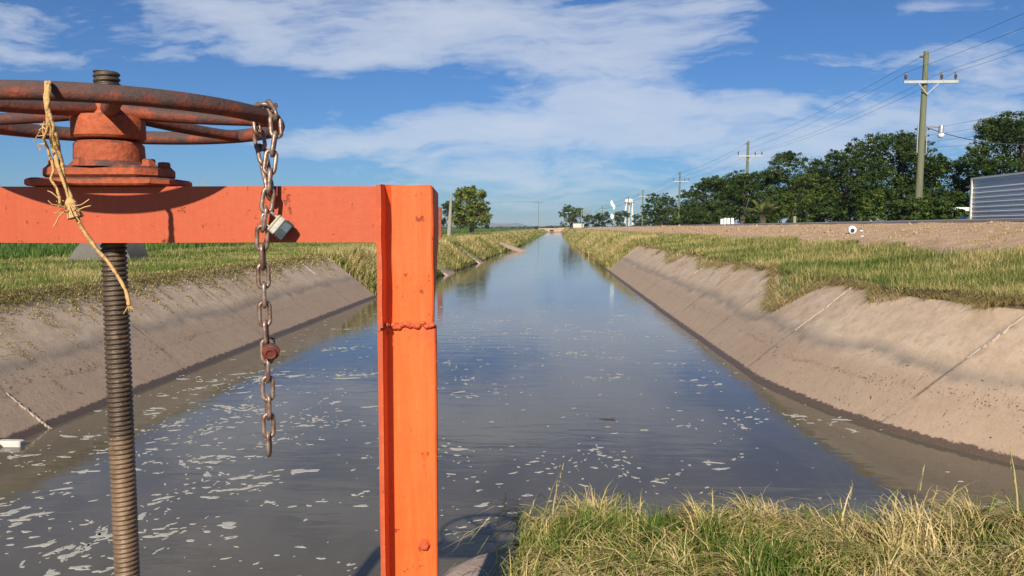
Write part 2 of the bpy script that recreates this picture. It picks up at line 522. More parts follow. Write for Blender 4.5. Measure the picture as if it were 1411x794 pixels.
M['leafg'] = m_blade('bronze_tipped_leaves', [(0, (.042, .080, .012)), (.5, (.15, .19, .028)), (1, (.40, .32, .06))], .25)
M['palm'] = m_blade('palm_fronds', [(0, (.05, .075, .02)), (.5, (.14, .17, .045)), (1, (.32, .29, .11))], .25)

# ------------------------------------------------------------------ terrain
YS_L = [-60, 27, 40, 48, 73, 109, 238, 437, 500]
XS_L = [-6.3, -6.3, -5.55, -5.2, -4.8, -3.9, -2.9, -1.2, -1.0]
YS_R = [-60, 0, 5, 6, 7, 8.2, 8.8, 9.94, 11.1, 12.5, 20, 47, 85, 125, 238, 437, 500]
XS_R = [30, 14, 8.2, 6.7, 5.75, 5.0, 4.53, 3.99, 3.70, 3.43, 3.38, 3.4, 3.45, 3.5, 4.2, 6.6, 7]


def xl(y): return np.interp(y, YS_L, XS_L)
def xr(y): return np.interp(y, YS_R, XS_R)


def land_r(x): return np.interp(x, [-50, 5.2, 7.0, 9, 11, 13, 13.4, 19, 21, 60, 9000], [1.45, 1.45, 1.66, 2.02, 2.42, 2.66, 2.70, 2.70, 2.55, 2.3, 2.0])
def land_l(x): return np.interp(x, [-9000, -60, -20, -8, 50], [1.2, 1.2, 1.25, 1.33, 1.33])


def wob(x, y, s, seed=0.0):
    return (np.sin(x * s + 1.3 * np.sin(y * s * .7 + seed)) + np.sin(y * s * 1.31 + 1.7 * np.sin(x * s * .83 + 2 + seed)) + .6 * np.sin((x + y) * s * 2.3 + seed)) / 2.6


def zr(x, y):
    u = np.maximum(x - xr(y), -.8)
    return np.minimum(.806 * u, land_r(x) + .03 * wob(x, y, 1.3))


def zl(x, y):
    v = np.maximum(xl(y) - x, -.8)
    return np.minimum(.80 * v, land_l(x) + .03 * wob(x, y, 1.1, 3))


def gz(x, y):
    return np.where(x > (xl(y) + xr(y)) / 2, zr(x, y), zl(x, y))


Ys = np.concatenate([np.arange(-60, 0, 4), np.arange(0, 40, .4), np.arange(40, 120, 1.2), np.arange(120, 436, 5), [436, 440], np.arange(450, 1000, 60), np.arange(1000, 6600, 700)])
offs = np.concatenate([[-.8, -.4, -.1, .05, .3, .7, 1.2, 1.6, 1.75, 1.85], np.arange(2.0, 16, .35), np.arange(16, 30, 1.0), [32, 38, 50, 70, 110, 200, 400, 900, 2000, 4500]])
ncol = len(offs) * 2
V = np.zeros((len(Ys), ncol, 3))
for i, y in enumerate(Ys):
    L = xl(y) - offs[::-1]; R = xr(y) + offs
    V[i, :len(offs), 0] = L; V[i, len(offs):, 0] = R
    V[i, :, 1] = y
    V[i, :len(offs), 2] = zl(L, y); V[i, len(offs):, 2] = zr(R, y)
    if y > 436:
        V[i, :, 2] = np.where(V[i, :, 2] < 1.25, 1.25, V[i, :, 2])
idx = np.arange(len(Ys) * ncol).reshape(len(Ys), ncol)
F = np.stack([idx[:-1, :-1], idx[:-1, 1:], idx[1:, 1:], idx[1:, :-1]], -1).reshape(-1, 4)
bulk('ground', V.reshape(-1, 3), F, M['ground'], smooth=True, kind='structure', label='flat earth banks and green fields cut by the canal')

wy = np.concatenate([np.arange(-60, 437, 8), [437.5]])
V = np.array([[x, y, 0] for y in wy for x in (xl(y) - .6, xr(y) + .6)])
idx = np.arange(len(V)).reshape(-1, 2)
F = np.stack([idx[:-1, 0], idx[:-1, 1], idx[1:, 1], idx[1:, 0]], -1)
bulk('water', V, F, M['water'], kind='structure', label='brown canal water mirroring the sky')

# road on the right embankment
mb = MB()
mb.cur = 0
mb.box((16.3, 270, 2.735), 2.9, 330, .035, Vector((1, 0, 0)), Vector((0, 1, 0)))
mb.cur = 1
mb.box((13.28, 270, 2.72), .12, 330, .05, Vector((1, 0, 0)), Vector((0, 1, 0)), bev=.015)
build('road', mb, [M['asphalt'], M['kerb']], kind='structure', label='asphalt road along the top of the right embankment')

# hills on the horizon
hx = np.linspace(-2500, 3200, 160)
prof = 6 + 34 * np.exp(-((hx + 560) / 260) ** 2) + 20 * np.exp(-((hx + 900) / 300) ** 2) + 16 * np.exp(-((hx + 250) / 160) ** 2) + 3 * np.sin(hx * .02) + 2 * np.sin(hx * .053 + 1)
rows = []
for dy, k in ((-500, 0.0), (-250, .55), (0, 1.0), (300, .5), (600, 0.0)):
    rows.append(np.stack([hx, 5600 + dy + 40 * np.sin(hx * .01 + k * 3), 1.0 + prof * k * (1 + .12 * np.sin(hx * .031 + k * 9))], -1))
V = np.concatenate(rows); idx = np.arange(len(V)).reshape(5, -1)
F = np.stack([idx[:-1, :-1], idx[:-1, 1:], idx[1:, 1:], idx[1:, :-1]], -1).reshape(-1, 4)
bulk('hills', V, F, M['hills'], smooth=True, kind='structure', label='low hills fading on the horizon')

# ------------------------------------------------------------------ canal lining: panels with joints
def lining(name, side, y0, y1, joints, label):
    mb = MB()
    js = [y0] + [j for j in joints if y0 < j < y1] + [y1]
    rnd = random.Random(5 + side)
    nrm = Vector((-side * .624, 0, .78))
    for a, b in zip(js[:-1], js[1:]):
        off = .045 + rnd.uniform(-.003, .003)
        ys = np.linspace(a + .003, b - .003, max(2, int((b - a) / .5)))
        prof = [(-.9, 0), (0.0, 0), (.6, .012), (.9, .012), (1.3, .004), (1.72, 0.0), (1.80, -.012)]
        vs, m = [], len(prof) + 2
        for y in ys:
            x0 = float(xr(y) if side > 0 else xl(y))
            for u, k in prof:
                w = .012 * math.sin(y * 1.7 + u * 2.1) * .5
                vs.append(Vector((x0 + side * u, y, .806 * u)) + nrm * (off + k + w * .5))
            edge = .04 * math.sin(y * 2.3) + .03 * math.sin(y * 5.1 + 1)
            vs.append(Vector((x0 + side * (2.02 + edge), y, .806 * 1.80 + .035)))
            vs.append(Vector((x0 + side * (2.02 + edge), y, .806 * 1.80 - .3)))
        fs = []
        for i in range(len(ys) - 1):
            for k in range(m - 1):
                q = (i * m + k, i * m + k + 1, (i + 1) * m + k + 1, (i + 1) * m + k)
                fs.append(q if side < 0 else q[::-1])
        for i in (0, len(ys) - 1):            # panel ends
            n0 = len(vs)
            for k in range(m):
                vs.append(vs[i * m + k] - nrm * .09)
            for k in range(m - 1):
                fs.append((i * m + k, i * m + k + 1, n0 + k + 1, n0 + k))
        mb.cur = 0
        mb.add(vs, fs)
    # pale mortar left proud of some joints on their upper part
    for j, (ua, ub, wd) in MORT[side].items():
        x0 = float(xr(j) if side > 0 else xl(j))
        mb.cur = 1
        pts = []
        n = 40
        lft, rgt = [], []
        for k in range(n + 1):
            u = ua + (ub - ua) * k / n
            ww = wd * (.10 + 1.1 * rnd.random() ** 1.2) * (.45 + .55 * math.sin(PI * min(1, (k + .6) / n)))
            base = Vector((x0 + side * u, j, .806 * u)) + nrm * (.064 + .002 * rnd.random())
            base.y += rnd.gauss(0, .006)
            lft.append(base + Vector((0, -ww, 0))); rgt.append(base + Vector((0, ww, 0)))
        vs = lft + rgt + [p - nrm * .03 for p in lft] + [p - nrm * .03 for p in rgt]
        q = n + 1
        fs = []
        for k in range(n):
            fs += [(k, k + 1, q + k + 1, q + k), (k, 2 * q + k, 2 * q + k + 1, k + 1), (q + k, q + k + 1, 3 * q + k + 1, 3 * q + k)]
        mb.add(vs, fs)
    return build(name, mb, [M['lining'], M['mortar']], smooth=True, kind='structure', label=label)


MORT = {1: {13.3: (.85, 1.82, .035), 9.6: (1.05, 1.85, .03), 24.4: (1.2, 1.8, .03), 20.7: (1.5, 1.8, .03)}, -1: {9.05: (-.1, .5, .018), 24.0: (1.2, 1.7, .02)}}
JR = [5.9 + 3.7 * k for k in range(0, 12)]
JL = [9.05 + 3.74 * k for k in range(0, 6)]
lining('canal_lining', 1, 3.6, 46.5, JR, 'concrete slope lining the right bank with grey water line')
lining('canal_lining', -1, 3.0, 27.2, JL, 'concrete slope lining the left bank with dry weeds in its cracks')

# ------------------------------------------------------------------ grass
def blades(x, y, z, h, w, lean, az, tint, segs=2, curl=.6):
    """grass blades as thin tapering strips; all inputs arrays"""
    n = len(x)
    t = np.linspace(0, 1, segs + 1)
    dirx, diry = np.cos(az), np.sin(az)
    px, py = -diry, dirx
    spin = RNG.uniform(-1, 1, n)
    cx = px * np.cos(spin) + dirx * np.sin(spin); cy = py * np.cos(spin) + diry * np.sin(spin)
    Vs = []
    for k in range(segs):
        s = t[k]
        ang = lean * (s ** (1 + curl) * .6 + .4 * s)
        hor = h * s * np.sin(np.minimum(ang, 1.9)); ver = h * s * np.cos(np.minimum(ang, 1.75))
        wd = w * (1 - .65 * s) * .5
        bx, by, bz = x + dirx * hor, y + diry * hor, z + ver
        Vs.append(np.stack([bx - cx * wd, by - cy * wd, bz], -1)); Vs.append(np.stack([bx + cx * wd, by + cy * wd, bz], -1))
    ang = lean
    hor = h * np.sin(np.minimum(ang, 1.9)); ver = h * np.cos(np.minimum(ang, 1.75))
    Vs.append(np.stack([x + dirx * hor, y + diry * hor, z + ver], -1))
    m = 2 * segs + 1
    V = np.stack(Vs, 1).reshape(-1, 3)
    b = (np.arange(n) * m)[:, None]
    quads = [b + np.array([[2 * k, 2 * k + 1, 2 * k + 3, 2 * k + 2]]) for k in range(segs - 1)]
    tri = b + np.array([[2 * segs - 2, 2 * segs - 1, 2 * segs]])
    return V, quads, tri, np.repeat(tint, m)


def grass_obj(name, parts, label, mat=None, kind='stuff', cat='grass'):
    Vs, Qs, Ts, tn = [], [], [], []
    b = 0
    for V, q, t, ti in parts:
        Vs.append(V); tn.append(ti)
        Qs += [a + b for a in q]; Ts.append(t + b)
        b += len(V)
    Fs = ([np.concatenate(Qs)] if Qs else []) + [np.concatenate(Ts)]
    return bulk(name, np.concatenate(Vs), Fs, mat or M['grass'], np.concatenate(tn), label=label, cat=cat, kind=kind)


def ysample(n, y0, y1, p=1.6):          # more blades close by: density ~ y^-p
    u = RNG.random(n)
    a, b = y0 ** (1 - p), y1 ** (1 - p)
    return (a + u * (b - a)) ** (1 / (1 - p))


def clump_tint(x, y, base, spread, s=1.1, seed=0.0):
    return np.clip(base + .28 * wob(x, y, s, seed) + .16 * wob(x, y, s * 3.7, seed + 5) + RNG.normal(0, spread, len(x)), 0, 1)


def px_w(y, k=.85): return np.maximum(.006, k * y / 762.0)


# --- right bank: strip between lining and bare dirt
def bank_right(n, y0, y1, seed):
    y = ysample(n, y0, y1)
    edge = xr(np.clip(y, 9.5, 60)) + 1.78 + .18 * wob(y * 0, y, 1.9, 2) + .10 * wob(y * 0, y, 5.0, 1)
    edge = np.where(y < 11.5, edge + .10 * (11.5 - y) / 2, edge)
    # the clump that spills over the edge
    edge = edge - .75 * np.exp(-((y - 15.7) / 1.25) ** 2) - .35 * np.exp(-((y - 24) / 1.5) ** 2) - .4 * np.exp(-((y - 31) / 2) ** 2)
    far = 9.0 + .5 * wob(y * 0, y, .5, 4) + .35 * wob(y * 0, y, 1.9, 7)
    u = RNG.random(n) ** 1.15
    x = edge + u * np.maximum(far - edge, .3)
    z = gz(x, y) + .0
    h = RNG.uniform(.10, .27, n) * (1 + .35 * wob(x, y, 1.7, 1)) * np.where(u > .88, .6, 1) * (1 + .25 * np.exp(-((y - 15.7) / 1.5) ** 2) * (u < .4))
    tint = clump_tint(x, y, .52, .20, 1.0, seed) - .05 * (u > .3) * (u < .8)
    lean = np.abs(RNG.normal(.75, .5, n))
    az = RNG.uniform(0, 2 * PI, n)
    near = u < .06
    az = np.where(near, PI + RNG.normal(0, .7, n), az); lean = np.where(near, RNG.uniform(.9, 1.9, n), lean)
    tint = np.where(near, np.clip(RNG.normal(.8, .15, n), 0, 1), tint)
    w = px_w(y, .62) * RNG.uniform(.6, 1.25, n)
    return blades(x, y, z, h, w, lean, az, tint)


grass_obj('bank_grass', [bank_right(150000, 6.0, 60, 0), bank_right(34000, 45, 330, 1)], 'yellowing grass strip between the right lining and the bare dirt')


# matted brown roots at the right lining's lip, gap shadow painted into their colour
n = 5000
y = ysample(n, 7, 46)
x = xr(np.clip(y, 9.5, 60)) + 1.86 + .1 * wob(y * 0, y, 5.0, 1) + np.where(y < 11.5, .10 * (11.5 - y) / 2, 0) + RNG.uniform(-.08, .22, n)
ti = np.clip(RNG.normal(.62, .2, n), 0, 1)
mat_roots_shadow = m_blade('roots_gap_shadow', [(0, (.03, .02, .012)), (.5, (.10, .07, .04)), (1, (.30, .22, .12))], .1)
grass_obj('dead_grass', [blades(x, y, gz(x, y) + .02, RNG.uniform(.08, .2, n), px_w(y, .7), RNG.uniform(.8, 1.8, n), PI + RNG.normal(0, 1.0, n), ti)],
          'dead brown root mat with painted gap shadow along the lip of the right lining', mat_roots_shadow)


# --- tall rough grass on the earth banks further along, down to the water
def rough_bank(side, n, y0, y1, hmax, base, seed):
    y = ysample(n, y0, y1, 1.5)
    u = RNG.random(n) * 3.2 + .02
    x0 = xr(y) if side > 0 else xl(y)
    x = x0 + side * u
    z = gz(x, y)
    h = RNG.uniform(.3, 1.0, n) * hmax * (1 + .45 * wob(x, y, .8, seed))
    tint = clump_tint(x, y, base, .14, .6, seed) - .12 * (u < .5)
    lean = np.abs(RNG.normal(.5, .35, n)); az = np.where(u < 1.6, (PI if side > 0 else 0.0) + RNG.normal(0, .9, n), RNG.uniform(0, 2 * PI, n))
    return blades(x, y, z, h, px_w(y, 1.0) * RNG.uniform(.6, 1.3, n), lean, az, np.clip(tint, 0, 1))


grass_obj('rough_grass', [rough_bank(1, 30000, 44.5, 120, .62, .72, 2), rough_bank(1, 16000, 100, 430, .75, .68, 3)], 'tall straw coloured grass overhanging the right bank far along')
grass_obj('rough_grass', [rough_bank(-1, 34000, 27.3, 120, .50, .66, 4), rough_bank(-1, 14000, 100, 430, .6, .62, 5)], 'straw coloured grass covering the left bank beyond the lining')


# --- left verge
def verge_left(n, y0, y1, seed):
    y = ysample(n, y0, y1)
    e = xl(y) - 1.72 + .20 * wob(y * 0, y, 1.3, 3) + .20 * wob(y * 0, y, 4.1, 1) + .12 * np.abs(RNG.normal(0, 1, n))
    u = RNG.random(n)
    x = e - u * (13.5)
    z = gz(x, y)
    h = RNG.uniform(.07, .20, n) * (1 + .5 * wob(x, y, 1.1, seed))
    base = .44 + .22 * np.exp(-((x - e) / 1.0) ** 2) + .10 * wob(x, y, .4, 8)
    tint = clump_tint(x, y, base, .16, .9, seed)
    lean = np.abs(RNG.normal(.55, .4, n)); az = RNG.uniform(0, 2 * PI, n)
    near = u < .04
    az = np.where(near, RNG.normal(0, .6, n), az); lean = np.where(near, RNG.uniform(.9, 1.8, n), lean)
    tint = np.where(near, np.clip(RNG.normal(.72, .2, n), 0, 1), tint)
    return blades(x, y, z, h, px_w(y, .65) * RNG.uniform(.6, 1.3, n), lean, az, tint)


grass_obj('verge_grass', [verge_left(160000, 7.0, 60, 6), verge_left(30000, 45, 330, 7)], 'short green and yellow grass on the left verge')


# dead grass spilling over the top of the left lining
n = 12000
y = ysample(n, 7, 27); e_ = np.abs(RNG.normal(0, 1, n)) * (.16 + .20 * np.clip(wob(y * 0, y, 2.1, 1) + .4 * wob(y * 0, y, 6.3, 2), 0, 1.4))
x = xl(y) - 1.86 + e_
grass_obj('dead_grass', [blades(x, y, .806 * (xl(y) - x) + .05, RNG.uniform(.05, .16, n), px_w(y, .8), RNG.uniform(.7, 1.8, n), RNG.normal(0, .9, n), np.clip(RNG.normal(.72, .2, n), 0, 1))],
          'dead straw grass spilling over the top of the left lining')


# weeds creeping down cracks of the linings
def crack_weeds(side, lines, nper, tint0):
    X, Y, Z, H, Wd, Ln, Az, Ti = [], [], [], [], [], [], [], []
    for yj, length, dens in lines:
        n = int(nper * dens)
        s = RNG.random(n) ** .8
        u = 1.85 - s * length
        y = yj + RNG.normal(0, 1, n) * (.02 + .055 * dens * (1 - s) ** 1.5) + .07 * np.sin(u * 3 + yj * 5) - .22 * s * math.sin(yj * 7.3)
        gap = np.sin(s * 19 + yj * 11) + .6 * np.sin(s * 43 + yj * 3) + RNG.normal(0, .5, n) > -.35
        u, y, s = u[gap], y[gap], s[gap]; n = len(u)
        x = (xr(y) if side > 0 else xl(y)) + side * u
        X.append(x); Y.append(y); Z.append(.806 * u + .055)
        H.append(RNG.uniform(.015, .085, n) * (1.35 - 1.0 * s)); Wd.append(np.maximum(.005, .6 * y / 762))
        Ln.append(RNG.uniform(.6, 1.7, n)); Az.append((PI if side > 0 else 0) + RNG.normal(0, .9, n))
        Ti.append(np.clip(RNG.normal(tint0, .2, n), 0, 1))
    c = [np.concatenate(a) for a in (X, Y, Z, H, Wd, Ln, Az, Ti)]
    return blades(*c)


rl = random.Random(3)
linesL = [(8.5, .9, .5), (9.05, 1.2, .6), (9.9, 1.55, 2.6), (10.35, 1.3, 1.2), (10.9, 1.45, 1.8), (11.4, 1.2, .8), (11.9, .9, .6), (12.4, 1.0, .9), (12.8, 1.25, 1.2), (13.6, .8, .5),
          (14.3, 1.1, 1.3), (14.9, 1.2, 1.0), (15.6, 1.1, .9), (16.5, .9, .7), (17.3, 1.0, .9), (18.2, .8, .6), (19.2, .9, .8), (20.3, .7, .6), (21.4, .8, .7), (23, .7, .5), (25, .7, .6)]
grass_obj('crack_weeds', [crack_weeds(-1, linesL, 430, .80)], 'dry weeds creeping down the cracks of the left lining', cat='weeds')
linesR = [(15.9, 1.15, 1.3), (15.2, .8, .6), (17.0, .9, .25), (20.7, .8, .35), (22.5, .9, .5), (24.4, 1.0, .4), (27.5, 1.2, .9), (28.1, .6, .4), (31.8, 1.2, .6), (33, .9, .5), (36, 1.0, .6), (39.2, 1.5, .9), (42.9, .9, .6)]
grass_obj('crack_weeds', [crack_weeds(1, linesR, 260, .66)], 'dry weeds creeping down the cracks of the right lining', cat='weeds')

# green crop rows in the far left field
n = 26000
y = ysample(n, 12, 420, 1.3); x = -20.5 - RNG.random(n) ** 1.6 * 90 * np.minimum(1, y / 40)
grass_obj('field_crop', [blades(x, y, gz(x, y), RNG.uniform(.2, .5, n), px_w(y, 1.4), np.abs(RNG.normal(.4, .3, n)), RNG.uniform(0, 6.28, n), np.clip(RNG.normal(.16, .1, n), 0, 1))],
          'bright green crop in the left field', cat='crop')

# sparse tufts and litter on the dirt shoulder
n = 15000
y = ysample(n, 9, 120); x = RNG.uniform(8.8, 13.1, n)
keep = wob(x, y, 1.9, 3) + .5 * wob(x, y, 5.3, 1) > .25
x, y = x[keep], y[keep]; n = len(x)
grass_obj('dry_tufts', [blades(x, y, gz(x, y), RNG.uniform(.02, .085, n), px_w(y, .8), np.abs(RNG.normal(1.0, .4, n)), RNG.uniform(0, 6.28, n), np.clip(RNG.normal(.75, .15, n), 0, 1))],
          'sparse dry tufts on the bare dirt beside the road')

# small dark debris stranded on the lower slopes
def debris(side, n, label):
    y = ysample(n, 6.5, 30, 1.5)
    zl_ = np.where(RNG.random(n) < .45, .43 + .035 * RNG.normal(0, 1, n) + .05 * np.sin(y * .9), RNG.uniform(.08, .75, n))
    u = zl_ / .806
    x = (xr(y) if side > 0 else xl(y)) + side * u
    nrm = np.array([-side * .624, 0, .78]); ta = np.array([side * .78, 0, .624]); tb = np.array([0, 1.0, 0])
    c_ = np.stack([x, y, .806 * u], -1) + nrm * .056
    L = RNG.uniform(.004, .020, n) * (1 + 1.6 * (RNG.random(n) < .05)); Wd = np.minimum(L * RNG.uniform(.12, .5, n), .0065); an = RNG.uniform(0, 6.28, n)
    A_ = ta * np.cos(an)[:, None] + tb * np.sin(an)[:, None]; B_ = -ta * np.sin(an)[:, None] + tb * np.cos(an)[:, None]
    q = [c_ - A_ * L[:, None], c_ - B_ * Wd[:, None] + nrm * .004, c_ + A_ * L[:, None] + nrm * (RNG.uniform(0, .012, n))[:, None], c_ + B_ * Wd[:, None] + nrm * .004, c_ + nrm * (Wd * .9)[:, None]]
    Vd = np.stack(q, 1).reshape(-1, 3); b_ = (np.arange(n) * 5)[:, None, None]
    Fd = (b_ + np.array([[0, 1, 4], [1, 2, 4], [2, 3, 4], [3, 0, 4]])[None]).reshape(-1, 3)
    bulk('stranded_debris', Vd, Fd, DEB, kind='stuff', label=label, cat='debris')


DEB = simple('stranded_bits', (.085, .058, .042), .9, .5, 6, 0, .1, .1)
debris(1, 1900, 'dark twigs and bits stranded on the lower right slope')
debris(-1, 1300, 'dark twigs and bits stranded on the lower left slope')

# clods and small stones on the dirt shoulder
n = 3600
y = ysample(n, 10, 90, 1.5); x = RNG.uniform(8.9, 13.1, n); z = gz(x, y)
s_ = px_w(y, .55) * RNG.uniform(.5, 2.0, n) * (1 + 1.5 * (RNG.random(n) < .06))
oc = np.array([(1, 0, 0), (0, 1, 0), (-1, 0, 0), (0, -1, 0), (0, 0, .8), (0, 0, -.6)])
Vc = np.stack([x, y, z], -1)[:, None, :] + oc[None] * s_[:, None, None] * RNG.uniform(.6, 1.4, (n, 6, 1)) + RNG.normal(0, .15, (n, 6, 3)) * s_[:, None, None]
fc = np.array([(0, 1, 4), (1, 2, 4), (2, 3, 4), (3, 0, 4), (1, 0, 5), (2, 1, 5), (3, 2, 5), (0, 3, 5)])
bulk('dirt_clods', Vc.reshape(-1, 3), ((np.arange(n) * 6)[:, None, None] + fc[None]).reshape(-1, 3), simple('dry_clods', (.40, .255, .16), .95, .45, 1.5, 0, .2, .1), kind='stuff', label='scattered dry clods on the bare dirt shoulder', cat='clods')

# ------------------------------------------------------------------ platform the photographer stands on, with its grass
t = thing('concrete_wing_wall', 'brown concrete headwall edge half covered by grass beside the orange post', 'wall', (0, 2.9, 0))
poly = [(-.20, -3, -1), (-.20, 2.15, -1), (-.39, 2.5, -1), (-.425, 2.74, -1), (-.40, 2.86, -1), (-.33, 2.98, -1), (-.20, 3.09, -1), (.1, 3.16, -1), (.5, 3.19, -1), (1.6, 3.22, -1), (3.2, 3.3, -1), (5.2, 4.0, -1), (9.5, 4.6, -1), (14, 4.6, -1), (14, -3, -1)]
mb = MB()
lv = []
cx, cy = 4.0, 0.5
for z, s in ((-1, 1.0), (1.135, 1.0), (1.175, .995), (1.20, .985)):
    lv.append([Vector((cx + (p[0] - cx) * s, cy + (p[1] - cy) * s, z + (.012 * math.sin(p[0] * 9) if z > 1 else 0))) for p in poly])
vs = sum(lv, []); m = len(poly)
fs = [tuple(range(3 * m, 4 * m))[::-1]]
for k in range(3):
    for i in range(m):
        j = (i + 1) % m
        fs.append((k * m + i, k * m + m + i, k * m + m + j, k * m + j))
mb.add(vs, fs)
build('wall', mb, M['slab'], t, smooth=True)
# earth heaped on it
gx = np.linspace(-.14, 9, 90); gy = np.linspace(0, 1, 50)
def plat_edge(x): return np.interp(x, [-.42, -.40, -.33, -.2, .1, .5, 1.6, 3.2, 5.2, 9.5], [2.74, 2.86, 2.98, 3.09, 3.16, 3.19, 3.22, 3.3, 3.95, 4.5]) - .03
XX, TT = np.meshgrid(gx, gy)
YY = -2 + (plat_edge(XX) + 2) * TT
def plat_z(x, y):
    k = np.clip((plat_edge(x) - y) / .25, 0, 1) * np.clip((x + .15) / .30, 0, 1)
    return 1.195 + (.035 + .07 * np.clip((x - .8) / 1.6, 0, 1)) * k ** .6 + .012 * wob(x, y, 5) * k
ZZ = plat_z(XX, YY)
idx = np.arange(XX.size).reshape(XX.shape)
F = np.stack([idx[:-1, :-1], idx[:-1, 1:], idx[1:, 1:], idx[1:, :-1]], -1).reshape(-1, 4)
bulk('soil', np.stack([XX, YY, ZZ], -1).reshape(-1, 3), F, simple('dark_turf_soil', (.085, .060, .036), .95, .5, 9, 0, .6, .1), parent=t, smooth=True)


def fg(n, kind):
    # grass gathered in tufts with bare dark gaps between
    nc = max(60, n // (150 if kind == 0 else 60))
    tx = np.concatenate([RNG.uniform(-.12, 3.7, nc - nc // 4), RNG.uniform(-.12, 1.3, nc // 4)]); ty = RNG.uniform(2.1, 3.3, nc)
    gt = 1.1 * wob(tx, ty, 2.6, 2) + .55 * wob(tx, ty, 7.0, 1) + .9 * np.clip((tx - 1.35) / .5, 0, 1) + .7 * np.exp(-((tx - .72) / .20) ** 2) - .15
    good = gt + RNG.normal(0, .9, nc) > -.5 if kind == 0 else gt + RNG.normal(0, .8, nc) < .55
    if kind >= 2: good[:] = True
    tx, ty, gt = tx[good], ty[good], gt[good]; nc = len(tx)
    pick = RNG.integers(0, nc, n)
    sg = RNG.uniform(.018, .055, nc)
    ta = np.where(RNG.random(nc) < .35, RNG.normal(2.7, .8, nc), RNG.uniform(0, 6.28, nc)); tt_ = RNG.normal(0, .17, nc); th = RNG.uniform(.5, 1.5, nc)
    x = tx[pick] + RNG.normal(0, 1, n) * sg[pick]; y = ty[pick] + RNG.normal(0, 1, n) * sg[pick]
    taz = ta[pick] + RNG.normal(0, 1.1 if kind == 0 else .8, n); dt = tt_[pick]; hh = th[pick]; gp = gt[pick]
    keep = (x > -.13 + .06 * np.sin(y * 9) + .04 * RNG.normal(0, 1, n)) & (y < plat_edge(x) + .02) & (y > 2.0)
    x, y, taz, dt, hh, gp = x[keep], y[keep], taz[keep], dt[keep], hh[keep], gp[keep]; n = len(x)
    z = plat_z(x, y)
    grow = np.clip((x + .22) / .35, .4, 1)
    if kind == 0:      # upright green tufts
        h = RNG.uniform(.04, .135, n) * (1 + .25 * gp) * grow * hh
        ti = np.clip(RNG.normal(.29, .14, n) - .10 * gp + dt + .45 * (RNG.random(n) < .15), 0, 1)
        return blades(x, y, z, h, RNG.uniform(.003, .0075, n), np.abs(RNG.normal(.55, .4, n)), taz, ti, 3)
    if kind == 1:      # swept straw
        h = RNG.uniform(.06, .19, n) * grow * np.clip(hh, .6, 1.3)
        ti = np.clip(RNG.normal(.84, .12, n) + .6 * dt, 0, 1)
        return blades(x, y, z + RNG.uniform(0, .05, n), h, RNG.uniform(.003, .0068, n), RNG.uniform(.75, 1.7, n), taz, ti, 4)
    if kind == 2:      # matted lying stems
        h = RNG.uniform(.12, .32, n)
        ti = np.clip(RNG.normal(.70, .22, n), 0, 1)
        return blades(x, y, z + RNG.uniform(.0, .06, n), h, RNG.uniform(.003, .0065, n), RNG.uniform(1.3, 1.9, n), taz, ti, 4, .2)
    if kind == 3:      # tips overhanging the edge
        y = plat_edge(x) - RNG.uniform(0, .16, n); z = plat_z(x, y)
        h = RNG.uniform(.04, .15, n) * hh; ti = np.clip(RNG.normal(.42, .25, n), 0, 1)
        return blades(x, y, z, h, RNG.uniform(.003, .007, n), RNG.uniform(.5, 1.6, n), RNG.normal(PI / 2, .8, n), ti, 4)


grass_obj('foreground_grass', [fg(44000, 0), fg(13000, 1), fg(5500, 2), fg(3000, 3)], 'green and straw grass tangled on the near wing wall', M['fgrass'])

# tall stray seed stalks
mbv = []
spots = [(720, 680, 2.95, .16), (745, 648, 3.0, .24), (800, 690, 3.0, .14), (905, 668, 3.05, .17), (968, 692, 3.05, .14), (1018, 700, 3.0, .12), (985, 672, 3.1, .16), (1160, 680, 3.0, .12),
         (1225, 672, 3.05, .16), (1270, 655, 2.95, .2), (1240, 660, 3.1, .18), (1345, 650, 3.0, .15), (1400, 640, 2.95, .2), (860, 690, 3.0, .12), (770, 668, 3.0, .2), (1090, 690, 3.05, .12), (1305, 670, 3.0, .16)]
Vp = []
for (px_, py_, d_, hh) in spots:
    for rep in range(2):
        tip = P(px_ + RNG.normal(0, 14), py_ + RNG.normal(8, 11) + rep * 10, d_ + RNG.normal(0, .06))
        bx = tip.x + RNG.normal(-.05, .07); by = min(3.15, tip.y + RNG.normal(-.02, .05)); bz = float(plat_z(np.array(bx), np.array(by)))
        dz = max(.05, tip.z - bz); hd = math.hypot(tip.x - bx, tip.y - by)
        L = math.hypot(dz, hd)
        Vp.append((bx, by, bz, L, .0085, math.atan2(hd, dz), math.atan2(tip.y - by, tip.x - bx), float(np.clip(RNG.normal(.82, .12), 0, 1))))
        for q in range(6):   # seed head spikelets
            f = 1 - q * .05
            Vp.append((bx + (tip.x - bx) * f, by + (tip.y - by) * f, bz + dz * f - .01, .03, .005, abs(RNG.normal(.6, .3)), RNG.uniform(0, 6.28), .75))
A = np.array(Vp).T
grass_obj('seed_stalks', [blades(*A, segs=4, curl=.3)], 'dry seed stalks standing above the near grass')

